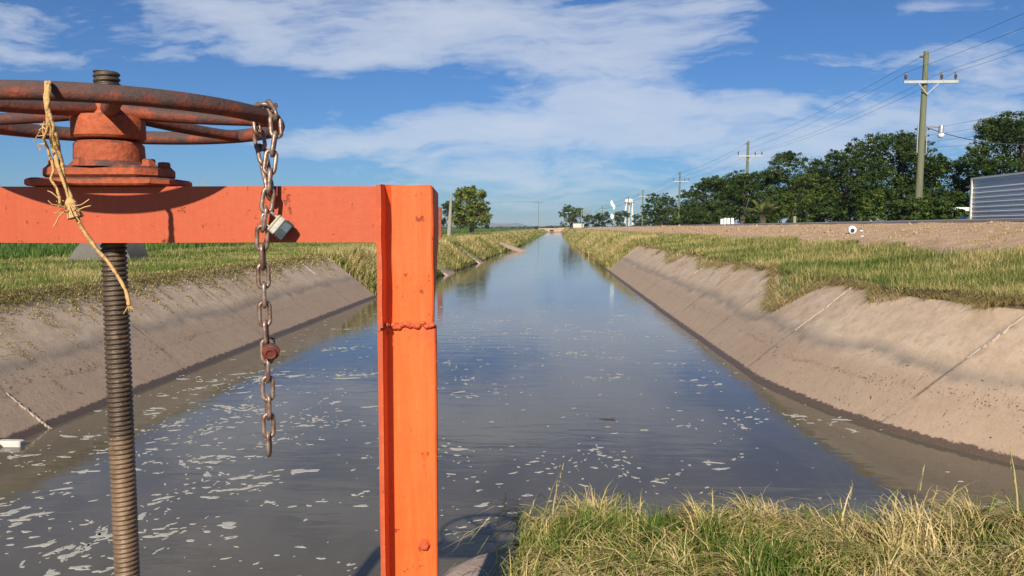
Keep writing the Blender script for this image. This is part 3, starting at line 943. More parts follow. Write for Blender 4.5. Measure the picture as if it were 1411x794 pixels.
# ------------------------------------------------------------------ foam on the water
def foam(n):
    VV, FF = [], []
    b = 0
    r = random.Random(21)
    lines = []
    for _ in range(46):           # rafts and streaks of foam strung along the slow eddies, mostly by the left bank
        lines.append((r.uniform(-6.1, -2.8), 5.4 + 7.5 * r.random() ** 1.4, r.gauss(.5, .5), r.uniform(.3, 1.5), r.uniform(.03, .16), 1.0))
    for _ in range(70):
        lines.append((r.uniform(-5.6, 3.6), 5.6 + 17 * r.random() ** 1.4, r.gauss(.5, .9), r.uniform(.2, 1.2), r.uniform(.03, .2), .55))
    for i in range(n):
        if i < n * .74:
            cx, cy, an, ln, sp, k = r.choice(lines)
            tt = r.uniform(-1, 1)
            x = cx + ln * tt * math.cos(an + .4 * tt) + r.gauss(0, sp); y = cy + ln * tt * math.sin(an + .4 * tt) + r.gauss(0, sp)
        else:
            y = 5.2 + 20 * r.random() ** 1.7; x = r.uniform(-6.1, 4.6); k = .4; an = .5
        if x < xl(y) + .05 or x > xr(y) - .05 or y < 3.5: continue
        s = .006 + .025 * r.random() ** 1.7
        if r.random() < .16 * k: s += .055 * r.random()
        if k == 1.0 and r.random() < .08: s += .055 * r.random()
        asp = r.uniform(1.2, 3.4); ang = an + r.gauss(0, .5)
        m = 15 if s > .035 else 8
        ph = [r.uniform(0, 6.28) for _ in range(4)]
        ring = []
        for q in range(m):
            a = 2 * PI * q / m
            rr = s * (1 + .30 * math.sin(2 * a + ph[0]) + .24 * math.sin(3 * a + ph[1]) + .18 * math.sin(5 * a + ph[2]) + .12 * math.sin(7 * a + ph[3]))
            u, v = rr * math.cos(a) * asp ** .5, rr * math.sin(a) / asp ** .5
            ring.append((x + u * math.cos(ang) - v * math.sin(ang), y + u * math.sin(ang) + v * math.cos(ang)))
        VV += [(p[0], p[1], .001) for p in ring] + [(x + (p[0] - x) * .75, y + (p[1] - y) * .75, .004) for p in ring]
        for q in range(m):
            q2 = (q + 1) % m
            FF.append([b + q, b + q2, b + m + q2, b + m + q])
        FF.append([b + m + q for q in range(m)])
        b += 2 * m
    mb = MB(); mb.v = VV; mb.f = FF; mb.m = [0] * len(FF)
    return build('foam', mb, M['foam'], kind='stuff', label='pale foam flecks drifting on the brown water', cat='foam')


foam(2400)

# floating bits
mb = MB()
a = PY(829, 579, 10.0); 
c0 = Vector(((840 - 757) / 1050 * 9.85, 9.85, .008))
mb.tube([c0 + Vector((-.12, .03, -.006)), c0 + Vector((-.05, .0, -.003)), c0 + Vector((.04, -.01, -.002)), c0 + Vector((.09, -.03, -.004))], [.004, .008, .011, .006], 6)
mb.tube([c0 + Vector((.03, -.01, -.002)), c0 + Vector((.075, .035, .012))], [.006, .003], 5)
build('floating_stick', mb, M['stick'], loc=c0, smooth=True, label='dark stick floating in mid canal', cat='stick')
mb = MB()
c0 = Vector((-5.85, 7.75, .02)); 
cb = P(8, 609, 1.0); rr = ray(8, 612); cb = CAM + rr * (-(EYE - .02) / rr.z)
mb.box(cb, .20, .05, .045, Vector((1, 0, 0)), Vector((0, 1, 0)), bev=.012)
build('foam_block', mb, M['palecon'], loc=cb, label='small whitish block lying at the left water edge', cat='block')

# ------------------------------------------------------------------ the sluice gate
D0 = 1.75                                   # depth of the screw
AX = P(157, 350, D0)                        # a point on the screw's axis
SC = Vector((AX.x, AX.y, 0))                # its foot on the water
def SZ(z): return Vector((SC.x, SC.y, z))
def LZ(py, d=1.75): return P(500, py, d).z
gate = thing('sluice_gate', 'orange painted sluice gate frame with rusty red handwheel and threaded stem', 'sluice gate', (SC.x, SC.y, 0.0))

zt, zb = LZ(257, 1.69), LZ(334.5, 1.69)
xL = -1.62                                  # left end in camera-right metres
def G(r, d, z): return RT * r + FH * d + ZU * z
rA = (519 - 705.5) / FPX * 1.69 + .001


def channel_beam(d_web, sgn):
    mb = MB()
    th, fl = .008, .05
    prof = [(d_web, zb), (d_web, zt), (d_web + sgn * fl, zt), (d_web + sgn * fl, zt - th), (d_web + sgn * th, zt - th * 1.4), (d_web + sgn * th, zb + th * 1.4), (d_web + sgn * fl, zb + th), (d_web + sgn * fl, zb)]
    n = 24
    vs = []
    for i in range(n + 1):
        r = xL + (rA - xL) * i / n
        vs += [G(r, d + .0005 * math.sin(i * .5 + k * .3), z + .0007 * math.sin(i * .37 + k * .2)) for k, (d, z) in enumerate(prof)]
    m = len(prof)
    fs = [tuple(range(m)), tuple(range(n * m, n * m + m))[::-1]]
    for i in range(n):
        for k in range(m):
            k2 = (k + 1) % m
            fs.append((i * m + k, (i + 1) * m + k, (i + 1) * m + k2, i * m + k2))
    mb.add(vs, fs)
    return mb


bm1 = build('beam', channel_beam(1.69, 1), M['orange'], gate)
build('beam', channel_beam(1.815, -1), M['orange'], gate)

# post: leg flange towards the camera, web, seam, gusset behind
r0 = (519 - 705.5) / FPX * 1.66; r1 = (597 - 705.5) / FPX * 1.73; r1b = (599.5 - 705.5) / FPX * 1.73
ptop, pseam = P(560, 254.5, 1.70).z, P(560, 449, 1.72).z


def angle_post(za, zb_, r1, jag, mb, lip=.022):
    th = .011
    prof = [(r0, 1.66), (r0 + th, 1.658), (r0 + th, 1.716), (r0 + th + .012, 1.729), (r1 - .004, 1.73), (r1, 1.734), (r1, 1.73 + lip), (r1 - .008, 1.73 + lip), (r1 - .009, 1.741), (r0, 1.741)]
    n = 40
    m = len(prof); vs = []
    rnd = random.Random(9)
    for i in range(n + 1):
        z = za + (zb_ - za) * i / n
        for k, (r, d) in enumerate(prof):
            jz = 0
            if jag and i == n: jz = rnd.uniform(-.004, .003)
            if jag < 0 and i == 0: jz = rnd.uniform(-.003, .004)
            vs.append(G(r + .0007 * math.sin(i * .33 + k * .4 + za), d + .0005 * math.sin(i * .27 + k * .3), z + jz))
    fs = [tuple(range(m))[::-1], tuple(range(n * m, n * m + m))]
    for i in range(n):
        for k in range(m):
            k2 = (k + 1) % m
            fs.append((i * m + k, i * m + k2, (i + 1) * m + k2, (i + 1) * m + k))
    mb.add(vs, fs)


mb = MB()
angle_post(pseam + .003, ptop, r1, -1, mb)
angle_post(-.6, pseam - .003, r1b, 1, mb)
post = build('post', mb, M['orange'], gate)
# gusset plate behind upper post
mb = MB()
g1, g2 = 1.731 + .024, 1.87
poly = [G(r1 - .009, 1.742, ptop - .002), G(r1 - .009, g2, ptop - .012), G(r1 - .009, g2, P(600, 330, g2).z), G(r1 - .009, 1.742, P(600, 432, 1.74).z)]
mb.prism(poly, RT * .008)
build('gusset', mb, M['orange'], post)
mb = MB()
mb.box(G((r0 + r1) / 2 + .004, 1.80, ptop - .0135), (r1 - r0) / 2 - .015, .058, .005)
build('cap_plate', mb, M['orange'], post)
# weld seam: lumpy bead across the post
def blob_line(pts, r, seed, squash=.6):
    mb = MB(); rnd = random.Random(seed)
    for p in pts:
        rr = r * rnd.uniform(.6, 1.35)
        c = Vector(p) + ZU * rnd.uniform(-.003, .003)
        mb.lathe([(rr * math.cos(a), rr * squash * math.sin(a)) for a in (-1.4, -.8, -.3, .3, .8, 1.4)], c, 9, ph=rnd.uniform(0, 1))
    return mb
pts = [G(r0 + .003 + (r1 - r0 - .006) * i / 26, 1.727 if i > 3 else 1.662 + .015 * i, pseam + .0035 * math.sin(i * .7)) for i in range(27)]
build('weld_seam', blob_line(pts, .0065, 4, .75), M['orange'], post, smooth='all')
# bolt head and scab above it
bc = P(585, 750, 1.727)
mb = MB()
mb.lathe([(.0135, 0), (.0135, .002), (.0115, .002), (.0115, .0095), (.0095, .0115)], bc, 6, RT, ZU, -FH)
build('bolt', mb, M['orange'], post)

# the far leg of the frame, outside the picture on the left
mb = MB()
th = .011
mb.box(G(xL - .05, 1.70, (ptop - .6) / 2), .05, .006, (ptop + .6) / 2)
mb.box(G(xL - .006, 1.745, (ptop - .6) / 2), .006, .05, (ptop + .6) / 2)
build('post', mb, M['orange'], gate)

# threaded stem
def screw(z0, z1, r=.0283, depth=.0042, pitch=.0112, n=20, per=8):
    mb = MB()
    rows = int((z1 - z0) / pitch * per) + 1
    prof = [0, .1, .75, .95, 1, .95, .75, .1]
    vs, fs = [], []
    for i in range(rows):
        for k in range(n):
            a = 2 * PI * k / n
            ph = (i / per - k / n) % 1.0
            s = ph * 8; j = int(s) % 8; f = s - int(s)
            d = prof[j] * (1 - f) + prof[(j + 1) % 8] * f
            rr = r - depth * (1 - d)
            vs.append(SZ(z0 + i * pitch / per) + RT * (rr * math.cos(a)) + FH * (rr * math.sin(a)))
        if i:
            for k in range(n):
                k2 = (k + 1) % n
                fs.append(((i - 1) * n + k, (i - 1) * n + k2, i * n + k2, i * n + k))
    fs.append(tuple(range((rows - 1) * n, rows * n)))
    mb.add(vs, fs)
    return mb
zst = P(147, 99, D0).z
build('threaded_stem', screw(-.6, zst), M['screw'], gate, smooth='all')

# hoist base under the wheel
base = MB()
def clipped(hw, hd, z0, z1, cut, mb, bev=.004, jitter=0):
    ring = [(-hw + cut, -hd), (hw - cut, -hd), (hw, -hd + cut), (hw, hd - cut), (hw - cut, hd), (-hw + cut, hd), (-hw, hd - cut), (-hw, -hd + cut)]
    lv = []
    for z, ins in ((z0, bev), (z0 + bev, 0), (z1 - bev, 0), (z1, bev)):
        lv += [SZ(z) + RT * (x * (1 - ins / hw)) + FH * (y * (1 - ins / hd)) for x, y in ring]
    fs = [tuple(range(8))[::-1], tuple(range(24, 32))]
    for k in range(3):
        for i in range(8):
            j = (i + 1) % 8
            fs.append((k * 8 + i, k * 8 + j, k * 8 + 8 + j, k * 8 + 8 + i))
    mb.add(lv, fs)
zA = zt + .0012
clipped(.160, .090, zA, zA + .017, .03, base)
hb = build('hoist_base', base, M['hub'], gate)
mb = MB()
z1 = zA + .0182
clipped(.128, .080, z1, z1 + .026, .035, mb, .006)
mb.lathe([(.088, z1 + .024), (.081, z1 + .032), (.0745, z1 + .038), (.0725, z1 + .076), (.067, z1 + .082), (.05, z1 + .083)], SZ(0), 28)
build('bearing_block', mb, M['hub'], hb, smooth=True)
for dx, dy in ((.106, -.038), (-.105, -.034), (.10, .05), (-.10, .05), (-.030, -.066)):
    mb = MB()
    c = SZ(z1 + .026) + RT * dx + FH * dy
    mb.lathe([(.019, -.001), (.019, .003), (.0155, .003), (.0155, .013), (.012, .016)], c, 6, ph=dx * 9)
    build('bolt', mb, M['hub'], hb)

# handwheel
ZW = EYE + .243
zh0 = z1 + .0855
wh = MB()
RW = .368
prof = []
for k in range(12):
    a = 2 * PI * k / 12
    prof.append((.0155 * math.cos(a), .0158 * math.sin(a) + (.004 if math.sin(a) > .5 else 0)))
wc = SZ(ZW)
wh.torus(wc, RW, prof, 120)
wheel = build('handwheel', wh, M['wheel'], gate, smooth=True)
mb = MB()
mb.lathe([(.05, zh0), (.072, zh0 + .003), (.0765, zh0 + .008), (.0765, zh0 + .046), (.072, zh0 + .053), (.045, zh0 + .057), (.040, zh0 + .064), (.040, ZW + .040), (.034, ZW + .045)], SZ(0), 30)
build('hub', mb, M['hub'], wheel, smooth=True)
for k in range(6):
    a = rad(60 * k)
    e = RT * math.cos(a) + FH * math.sin(a)
    mb = MB()
    pts = [wc + e * (.03 + (RW - .034) * i / 8) + ZU * (.022 * (1 - i / 8) ** 1.3 - .004 * math.sin(i / 8 * PI)) for i in range(9)]
    mb.tube(pts, [.0175, .0175, .0165, .0155, .0145, .014, .0135, .014, .0165], 10)
    build('spoke', mb, M['wheel'], wheel, smooth=True)

# ------------------------------------------------------------------ chain, padlock, bolt, twine
def link_mesh(c, T, N, L=.061, W=.031, r=.0047):
    """stadium shaped chain link, long axis T, width axis N"""
    mb = MB()
    T = T.normalized(); N = (N - T * N.dot(T)).normalized(); B = T.cross(N)
    R = W / 2 - r; hl = L / 2 - r - R
    path = []
    for k in range(9): 
        a = -PI / 2 + PI * k / 8
        path.append((hl + R * math.cos(a), R * math.sin(a)))
    for k in range(9):
        a = PI / 2 + PI * k / 8
        path.append((-hl + R * math.cos(a), R * math.sin(a)))
    n = 8; m = len(path); vs = []
    for i, (s, w) in enumerate(path):
        p0, p2 = path[i - 1], path[(i + 1) % m]
        tx, ty = p2[0] - p0[0], p2[1] - p0[1]
        q = math.hypot(tx, ty); tx /= q; ty /= q
        nx, ny = ty, -tx
        for k in range(n):
            a = 2 * PI * k / n
            vs.append(c + T * (s + nx * r * math.cos(a)) + N * (w + ny * r * math.cos(a)) + B * (r * math.sin(a)))
    fs = []
    for i in range(m):
        i2 = (i + 1) % m
        for k in range(n):
            k2 = (k + 1) % n
            fs.append((i * n + k, i2 * n + k, i2 * n + k2, i * n + k2))
    mb.add(vs, fs)
    return mb


def lay_chain(root, pts, pitch, roll0, seed):
    rnd = random.Random(seed)
    seg = [Vector(p) for p in pts]
    # arc-length resample
    ln = [0]
    for a, b in zip(seg[:-1], seg[1:]): ln.append(ln[-1] + (b - a).length)
    def at(s):
        for i in range(len(seg) - 1):
            if s <= ln[i + 1] or i == len(seg) - 2:
                f = (s - ln[i]) / (ln[i + 1] - ln[i]); return seg[i].lerp(seg[i + 1], f)
    nl = int(ln[-1] / pitch)
    for i in range(nl):
        s = (i + .5) * pitch
        c = at(s); T = (at(min(s + pitch * .5, ln[-1])) - at(max(0, s - pitch * .5)))
        base = RT.cross(T).normalized() if abs(T.normalized().dot(RT)) < .9 else FH
        side = T.normalized().cross(base)
        a = roll0 + (PI / 2 if i % 2 else 0) + rnd.uniform(-.22, .22)
        N = side * math.cos(a) + base * math.sin(a)
        build('link', link_mesh(c, T, N), M['chain'], root, smooth='all')


chain = thing('chain', 'rusty steel chain looped over the wheel rim and hanging past the beam', 'chain', tuple(P(365, 400, 1.66)))
front = [P(352, 152, 1.735), P(366, 146, 1.715), P(374, 152, 1.70), P(380, 175, 1.685), P(377, 200, 1.672), P(372, 225, 1.662), P(371, 250, 1.655), P(369, 275, 1.652), P(364, 300, 1.650), P(361, 330, 1.655),
         P(363, 380, 1.66), P(365, 440, 1.66), P(368, 480, 1.66), P(369, 540, 1.66), P(371, 628, 1.66)]
lay_chain(chain, front, .0415, .35, 1)
back = [P(352, 160, 1.74), P(355, 180, 1.735), P(362, 215, 1.70), P(369, 245, 1.678), P(373, 272, 1.668), P(372, 292, 1.663)]
lay_chain(chain, back, .0415, 1.1, 2)
mb = MB()
mb.tube([P(347, 149, 1.76), P(356, 144, 1.74), P(380, 146, 1.70)], [.006, .006, .0065], 8)
build('pin', mb, M['chain'], chain, smooth=True)

bolt = thing('bolt', 'rusty red bolt stuck through a link of the hanging chain', 'bolt', tuple(P(373, 485, 1.645)))
hc = P(373, 485, 1.635)
axd = (FH * .9 - RT * .25 + ZU * .30).normalized()
sx = axd.orthogonal().normalized(); sy = axd.cross(sx)
mb = MB()
mb.lathe([(.008, -.0095), (.0105, -.0125), (.0125, -.0115), (.0135, -.006), (.0185, -.004), (.0190, .0015), (.0165, .004)], hc, 18, sx, sy, axd)
build('head', mb, M['boltred'], bolt, smooth=True)
mb = MB()
mb.tube([hc + axd * .002, hc + axd * .03, hc + axd * .055], .0085, 10)
build('shank', mb, M['boltred'], bolt, smooth=True)

# padlock
lock = thing('padlock', 'worn laminated padlock with black lower half on the chain', 'padlock', tuple(P(388, 314, 1.66)))
pa, pb = P(376, 305.5, 1.655), P(397, 322, 1.664)
AXL = (pb - pa); hl = AXL.length / 2; AXL = AXL.normalized()
nrm_l = (-FH + RT * .10 + ZU * .12); nrm_l = (nrm_l - AXL * nrm_l.dot(AXL)).normalized()
AXW = AXL.cross(nrm_l).normalized()
mid = (pa + pb) / 2
hwid = .0212
for nm, s0, s1, mat, grow in (('body', -1.0, -.05, M['lock'], 0), ('bumper', -.04, 1.0, M['lockblack'], .001)):
    c = mid + AXL * (hl * (s0 + s1) / 2)
    mb = MB(); mb.box(c, hwid + grow, .0105 + grow, hl * (s1 - s0) / 2, AXW, nrm_l, AXL, .0028)
    o = build(nm, mb, mat, lock)
mb = MB(); mb.box(mid + AXL * (-.78 * hl), hwid + .0007, .0112, hl * .06, AXW, nrm_l, AXL, .0008)
build('band', mb, M['lockband'], lock)
mb = MB(); mb.box(mid + AXL * (.42 * hl) - AXW * (hwid * .38) + nrm_l * .0113, hwid * .42, .0008, hl * .40, AXW, nrm_l, AXL, .0004)
build('plate', mb, M['lockgrey'], lock)
mb = MB()
pts = []
top = pa - AXL * .012
for k in range(13):
    a = PI * k / 12
    pts.append(top + AXW * (.0135 * math.cos(a)) - AXL * (.0125 * math.sin(a)))
pts = [pa + AXW * .0135 + AXL * .004] + pts + [pa - AXW * .0135 + AXL * .004]
mb.tube(pts, .0033, 8)
build('shackle', mb, M['shackle'], lock, smooth='all')

# twine on the wheel
tw = thing('twine', 'frayed straw twine knotted round the wheel rim', 'twine', tuple(P(90, 250, 1.5)))
rn = random.Random(12)
def strand(pxs, r, wob_=1.2, n=6):
    pts = []
    m = len(pxs)
    for i in range(m - 1):
        for k in range(n):
            f = k / n
            a, b = pxs[i], pxs[i + 1]
            pts.append(P(a[0] + (b[0] - a[0]) * f + rn.gauss(0, wob_) * .5, a[1] + (b[1] - a[1]) * f, a[2] + (b[2] - a[2]) * f + rn.gauss(0, .0012)))
    pts.append(P(*pxs[-1]))
    sm = [pts[0]] + [(pts[i - 1] + pts[i] * 2 + pts[i + 1]) / 4 for i in range(1, len(pts) - 1)] + [pts[-1]]
    mb = MB(); mb.tube(sm, [r * rn.uniform(.85, 1.15) for _ in sm], 6)
    return mb
dR = 1.372
loops = [[(70, 118, dR + .02), (68, 113, dR), (63, 117, dR - .022), (62, 138, dR - .026), (66, 158, dR - .02), (70, 185, dR - .012), (72, 205, dR + .01), (82, 235, dR + .015), (92, 265, dR + .018), (98, 283, 1.392)],
         [(66, 116, dR + .02), (70, 113, dR), (67, 118, dR - .022), (65, 140, dR - .027), (71, 165, dR - .02), (79, 190, dR - .01), (83, 210, dR + .02), (86, 240, dR + .02), (95, 268, dR + .022), (101, 284, 1.390)],
         [(63, 117, dR + .018), (65, 113, dR), (69, 120, dR - .021), (64, 145, dR - .028), (68, 172, dR - .02), (77, 200, dR), (86, 222, dR + .015), (88, 250, dR + .02), (99, 272, dR + .02), (96, 286, 1.390)],
         [(66, 140, dR - .028), (64, 180, dR - .02), (60, 192, dR - .01), (66, 205, dR + .01), (74, 232, dR + .01), (70, 246, dR + .01), (80, 265, dR + .012), (84, 286, dR + .015)],
         [(64, 116, dR + .018), (62, 113, dR), (66, 122, dR - .022), (67, 150, dR - .028), (74, 176, dR - .02), (75, 204, dR + .01), (80, 228, dR + .012), (90, 256, dR + .015), (97, 284, 1.391)]]
for i, lp in enumerate(loops):
    build('strand', strand(lp, .0030 if i != 3 else .0024), M['twine'], tw, smooth='all')
mb = MB()
kc = P(98, 281, 1.391)
ax = (P(101, 290, 1.391) - P(95, 272, 1.391)).normalized()
mb.tube([kc - ax * .012, kc - ax * .005, kc, kc + ax * .006, kc + ax * .013, kc + ax * .026], [.0035, .0085, .0105, .0085, .0105, .0145], 10)
build('knot', mb, M['twine'], tw, smooth=True)
mb = strand([(101, 288, 1.391), (108, 305, 1.394), (118, 322, 1.40), (133, 343, 1.405), (150, 362, 1.41), (166, 386, 1.41), (174, 402, 1.405), (178, 421, 1.40)], .0036, .6)
tip = P(178, 421, 1.40)
for k in range(7):
    mb.tube([tip + RT * rn.gauss(0, .001), tip + RT * rn.gauss(0, .006) - ZU * rn.uniform(.008, .016) + FH * rn.gauss(0, .003)], .0011, 4)
build('tail', mb, M['twine'], tw, smooth='all')
mb = MB()
for k in range(16):
    a = P(rn.uniform(88, 104), rn.uniform(276, 292), 1.388); q = [a]
    d = Vector((rn.gauss(.3, .8), rn.gauss(-.2, .3), rn.gauss(-.5, .5)))
    for s in range(4):
        d += Vector((rn.gauss(0, .5), rn.gauss(0, .2), rn.gauss(0, .4)))
        nx = q[-1] + d.normalized() * rn.uniform(.006, .012)
        if nx.dot(FH) > 1.683: nx -= FH * (nx.dot(FH) - 1.68)
        q.append(nx)
    mb.tube(q, .0010, 4)
build('frayed_fibres', mb, M['twine'], tw)
mb = MB()
for k in range(10):
    a = P(rn.uniform(60, 66), rn.uniform(160, 205), dR - .015)
    mb.tube([a, a + RT * rn.gauss(-.004, .004) + ZU * rn.gauss(0, .008), a + RT * rn.gauss(-.008, .006) - ZU * rn.uniform(0, .016)], .0009, 4)
build('frayed_fibres', mb, M['twine'], tw)

# ------------------------------------------------------------------ left bank items
def gz1(x, y): return float(gz(np.array(x), np.array(y)))


c = PY(148, 350, 27.0); z0 = gz1(c.x, 27.0)
mb = MB()
pl = [(-1.45, 0), (-1.25, .40), (-.95, .78), (-.5, .95), (.2, .92), (.62, .70), (.85, .25), (.95, 0)]
mb.prism([(c.x + a_, 26.9 + .12 * b_, z0 - .05 + b_) for a_, b_ in pl], Vector((0, 1.3, 0)))
build('concrete_block', mb, M['grey'], loc=(c.x, 27.6, z0), smooth=True, label='grey concrete block on the left verge behind the threaded stem', cat='concrete block')

# stake whose reflection shows beside the orange post
sy = 54.5; c = PY(605.5, 330, sy)
mb = MB()
mb.box((c.x, sy, 2.55), .16, .12, 1.42, Vector((1, 0, 0)), Vector((0, 1, 0)), bev=.02)
root = thing('rusty_gate_post', 'rusty orange steel post on the left bank behind the gate post', 'post', (c.x, sy, 1.1))
build('column', mb, M['stake'], root)
for k in range(5):
    mb = MB(); mb.box((c.x + .19, sy - .05, 1.75 + .45 * k), .045, .06, .06, Vector((1, 0, 0)), Vector((0, 1, 0)), bev=.01)
    build('lug', mb, M['stake'], root)

# broken lining slabs and a fallen plank, left bank
def slope_slab(name, y, w, u0, u1, mat, label, cat, tilt=0.0, lift=.10):
    x0 = float(xl(y)); nrm = Vector((.624, 0, .78)); down = Vector((.78, 0, -.624)); ay = Vector((0, 1, 0))
    um = (u0 + u1) / 2
    c = Vector((x0 - um, y, .8 * um)) + nrm * lift
    ax = (down + ay * tilt).normalized()
    mb = MB(); mb.box(c, (u1 - u0) * .64, w, .06, ax, ax.cross(nrm) * -1, nrm, bev=.015)
    return build(name, mb, mat, loc=c, label=label, cat=cat)
slope_slab('lining_slab', 41.0, 1.5, -.4, 1.35, M['slab'], 'leaning concrete slab at the water edge just right of the orange post', 'slab')
slope_slab('lining_slab', 54.0, 1.1, -.3, 1.25, M['slab'], 'broken concrete slab leaning in the grass between the orange post and the pale plank', 'slab', -.1, .16)
yp = 82.0; a = PY(688, 335.5, yp); b = PY(722, 347.5, yp - 3)
mb = MB(); d = (b - a)
mb.box((a + b) / 2, d.length / 2, .36, .13, d.normalized(), d.normalized().cross(ZU).normalized(), None, bev=.02)
build('concrete_plank', mb, M['slab'], loc=(a + b) / 2, label='pale concrete beam sloping from the left bank into the water', cat='concrete beam')

# pale pole by the left tree
yq = 112.0; tp = PY(622, 266, yq); bt = PY(618.5, 314, yq); bt.z = 1.2
mb = MB(); mb.tube([bt, bt.lerp(tp, .5), tp], [.33, .26, .14], 10)
build('leaning_pole', mb, M['palepole'], loc=bt, smooth=True, label='pale bare pole beside the round tree on the left bank', cat='pole')

# far pylon with its wire on the left
yq = 500.0; tp = PY(742, 278, yq); g0 = Vector((tp.x, yq, 1.2))
root = thing('utility_pole', 'tiny far pole standing alone above the end of the canal', 'utility pole', g0)
mb = MB(); mb.tube([g0, tp], [.2, .13], 6); build('post', mb, M['pole'], root)
mb = MB(); mb.box(tp + Vector((0, 0, -.5)), 3.2, .15, .15, Vector((1, 0, 0)), Vector((0, 1, 0))); build('crossarm', mb, M['pole'], root)
mb = MB()
q = [PY(742 - 9 * k, 277.5 - .8 * math.sin(k / 14 * PI) * -1.5, yq) for k in range(15)]
mb.tube(q, .08, 4)
build('overhead_wire', mb, M['wire'], loc=tp, label='far faint wire running left from the tiny lone pole', cat='wire')

# ------------------------------------------------------------------ utility poles on the right, and wires
PX = 20.4; PYS = [41, 84, 128, 190, 232, 330, 420]
PTOP = [(1276.5, 71), (1031, 195), (937, 237), (886, 262), (866, 271), (830, 284), (821, 291)]
PXS = [PY(a_, b_, y_).x for (a_, b_), y_ in zip(PTOP, PYS)]
TOPZ = [PY(a_, b_, y_).z for (a_, b_), y_ in zip(PTOP, PYS)]
XA, YA = Vector((1, 0, 0)), Vector((0, 1, 0))
labs = ['tall wooden utility pole with white crossarm and lamp, the nearest pole', 'second wooden pole rising behind the flat topped dark trees', 'slender wooden pole standing clear at the road edge by the flat dark tree',
        'pole just left of the pole with the dark round tree at its foot', 'thin pole standing in front of the white water tower', 'faint small pole between the bare tree and the water tower', 'farthest faint pole above the low hedge']
labs[3] = 'small pole with pale crossarm at the left edge of the dark round tree'
GP = 'utility poles along the road'
arm_dz = 1.58


def make_pole(i, full):
    x, y, tz = PXS[i], PYS[i], TOPZ[i]
    g = gz1(x, y)
    root = thing('utility_pole', labs[i], 'utility pole', (x, y, g), GP)
    lean = .10
    mb = MB(); mb.tube([Vector((x - lean, y, g - .3)), Vector((x - lean * .5, y, (g + tz) / 2)), Vector((x, y, tz))], [.195, .16, .125], 12)
    build('post', mb, M['pole'], root, smooth=True)
    az = tz - arm_dz
    mb = MB(); mb.box((x + .2, y - .2, az), 1.36, .05, .075, XA, YA, bev=.012)
    build('crossarm', mb, M['arm'], root)
    for s in (-1, 1):
        mb = MB(); mb.tube([Vector((x + .02, y - .22, az - .62)), Vector((x + .06 + s * .55, y - .27, az - .04))], .028, 6)
        build('brace', mb, M['arm'], root)
    for dx in INS:
        mb = MB()
        c = Vector((x + dx, y - .2, az + .075))
        mb.lathe([(.03, 0), (.03, .10), (.085, .11), (.06, .15), (.085, .17), (.06, .21), (.085, .23), (.055, .27), (.05, .40), (.02, .42)], c, 8, XA, YA)
        build('insulator', mb, M['insul'], root, smooth=True)
    mb = MB(); mb.box((x - .22, y, tz - .27), .10, .04, .05, XA, YA, bev=.01)
    build('top_insulator', mb, M['insul'], root)
    if full:
        for sx in (-.26, .20):
            mb = MB(); mb.box((x + sx - .03, y - .05, tz - 4.45), .025, .03, .72, XA, YA, bev=.008)
            build('rack', mb, M['galv'], root)
            for k in range(4):
                mb = MB(); mb.lathe([(.05, -.05), (.075, -.03), (.045, 0), (.075, .03), (.05, .05)], Vector((x + sx * 1.35 - .03, y - .05, tz - 3.95 - .33 * k)), 8, XA, YA)
                build('spool', mb, M['insul'], root, smooth=True)
    return root


INS = [-1.08, .72, 1.42]
poles = []
for i in range(7):
    poles.append(make_pole(i, i in (0,)))
# lamp on the nearest pole
x, y, tz = PXS[0], PYS[0], TOPZ[0]
la = thing('x', '', '', (0, 0, 0)); bpy.data.objects.remove(la)
p0 = Vector((x + .12, y - .1, tz - 3.85)); p1 = PY(1297, 176, 40.6)
mb = MB(); mb.tube([p0, p0.lerp(p1, .5) + ZU * .04, p1], .03, 6)
la = build('lamp_arm', mb, M['galv'], poles[0], smooth=True)
mb = MB(); mb.lathe([(.05, .12), (.10, .10), (.13, -.02), (.12, -.26), (.15, -.30)], p1, 12, XA, YA)
hd = build('lamp_head', mb, M['galv'], poles[0], smooth=True)
mb = MB(); mb.lathe([(.14, -.305), (.17, -.36), (.15, -.45), (.08, -.52), (.02, -.54)], p1, 12, XA, YA)
build('lamp_globe', mb, M['white'], poles[0], smooth=True)


def wire_run(offx, offz, sag, label, y_to=None, r=.0075):
    pts = []
    kn = [(19.2, -6.0, TOPZ[0] + .2)] + [(a, b, c_) for a, b, c_ in zip(PXS, PYS, TOPZ)]
    for (xa, ya, za), (xb, yb, zb_) in zip(kn[:-1], kn[1:]):
        if y_to and yb > y_to: break
        n = 14
        for k in range(n + (1 if yb == kn[-1][1] or (y_to and yb >= y_to - .1) else 0)):
            f = k / n
            pts.append(Vector((xa + (xb - xa) * f + offx, ya + (yb - ya) * f - .2, za + (zb_ - za) * f + offz - 4 * sag * f * (1 - f))))
    mb = MB()
    mb.tube(pts, [max(r, .00010 * abs(p.y)) for p in pts], 4)
    return build('overhead_wire', mb, M['wire'], loc=pts[0], label=label, cat='wire', group='overhead wires along the pole line')


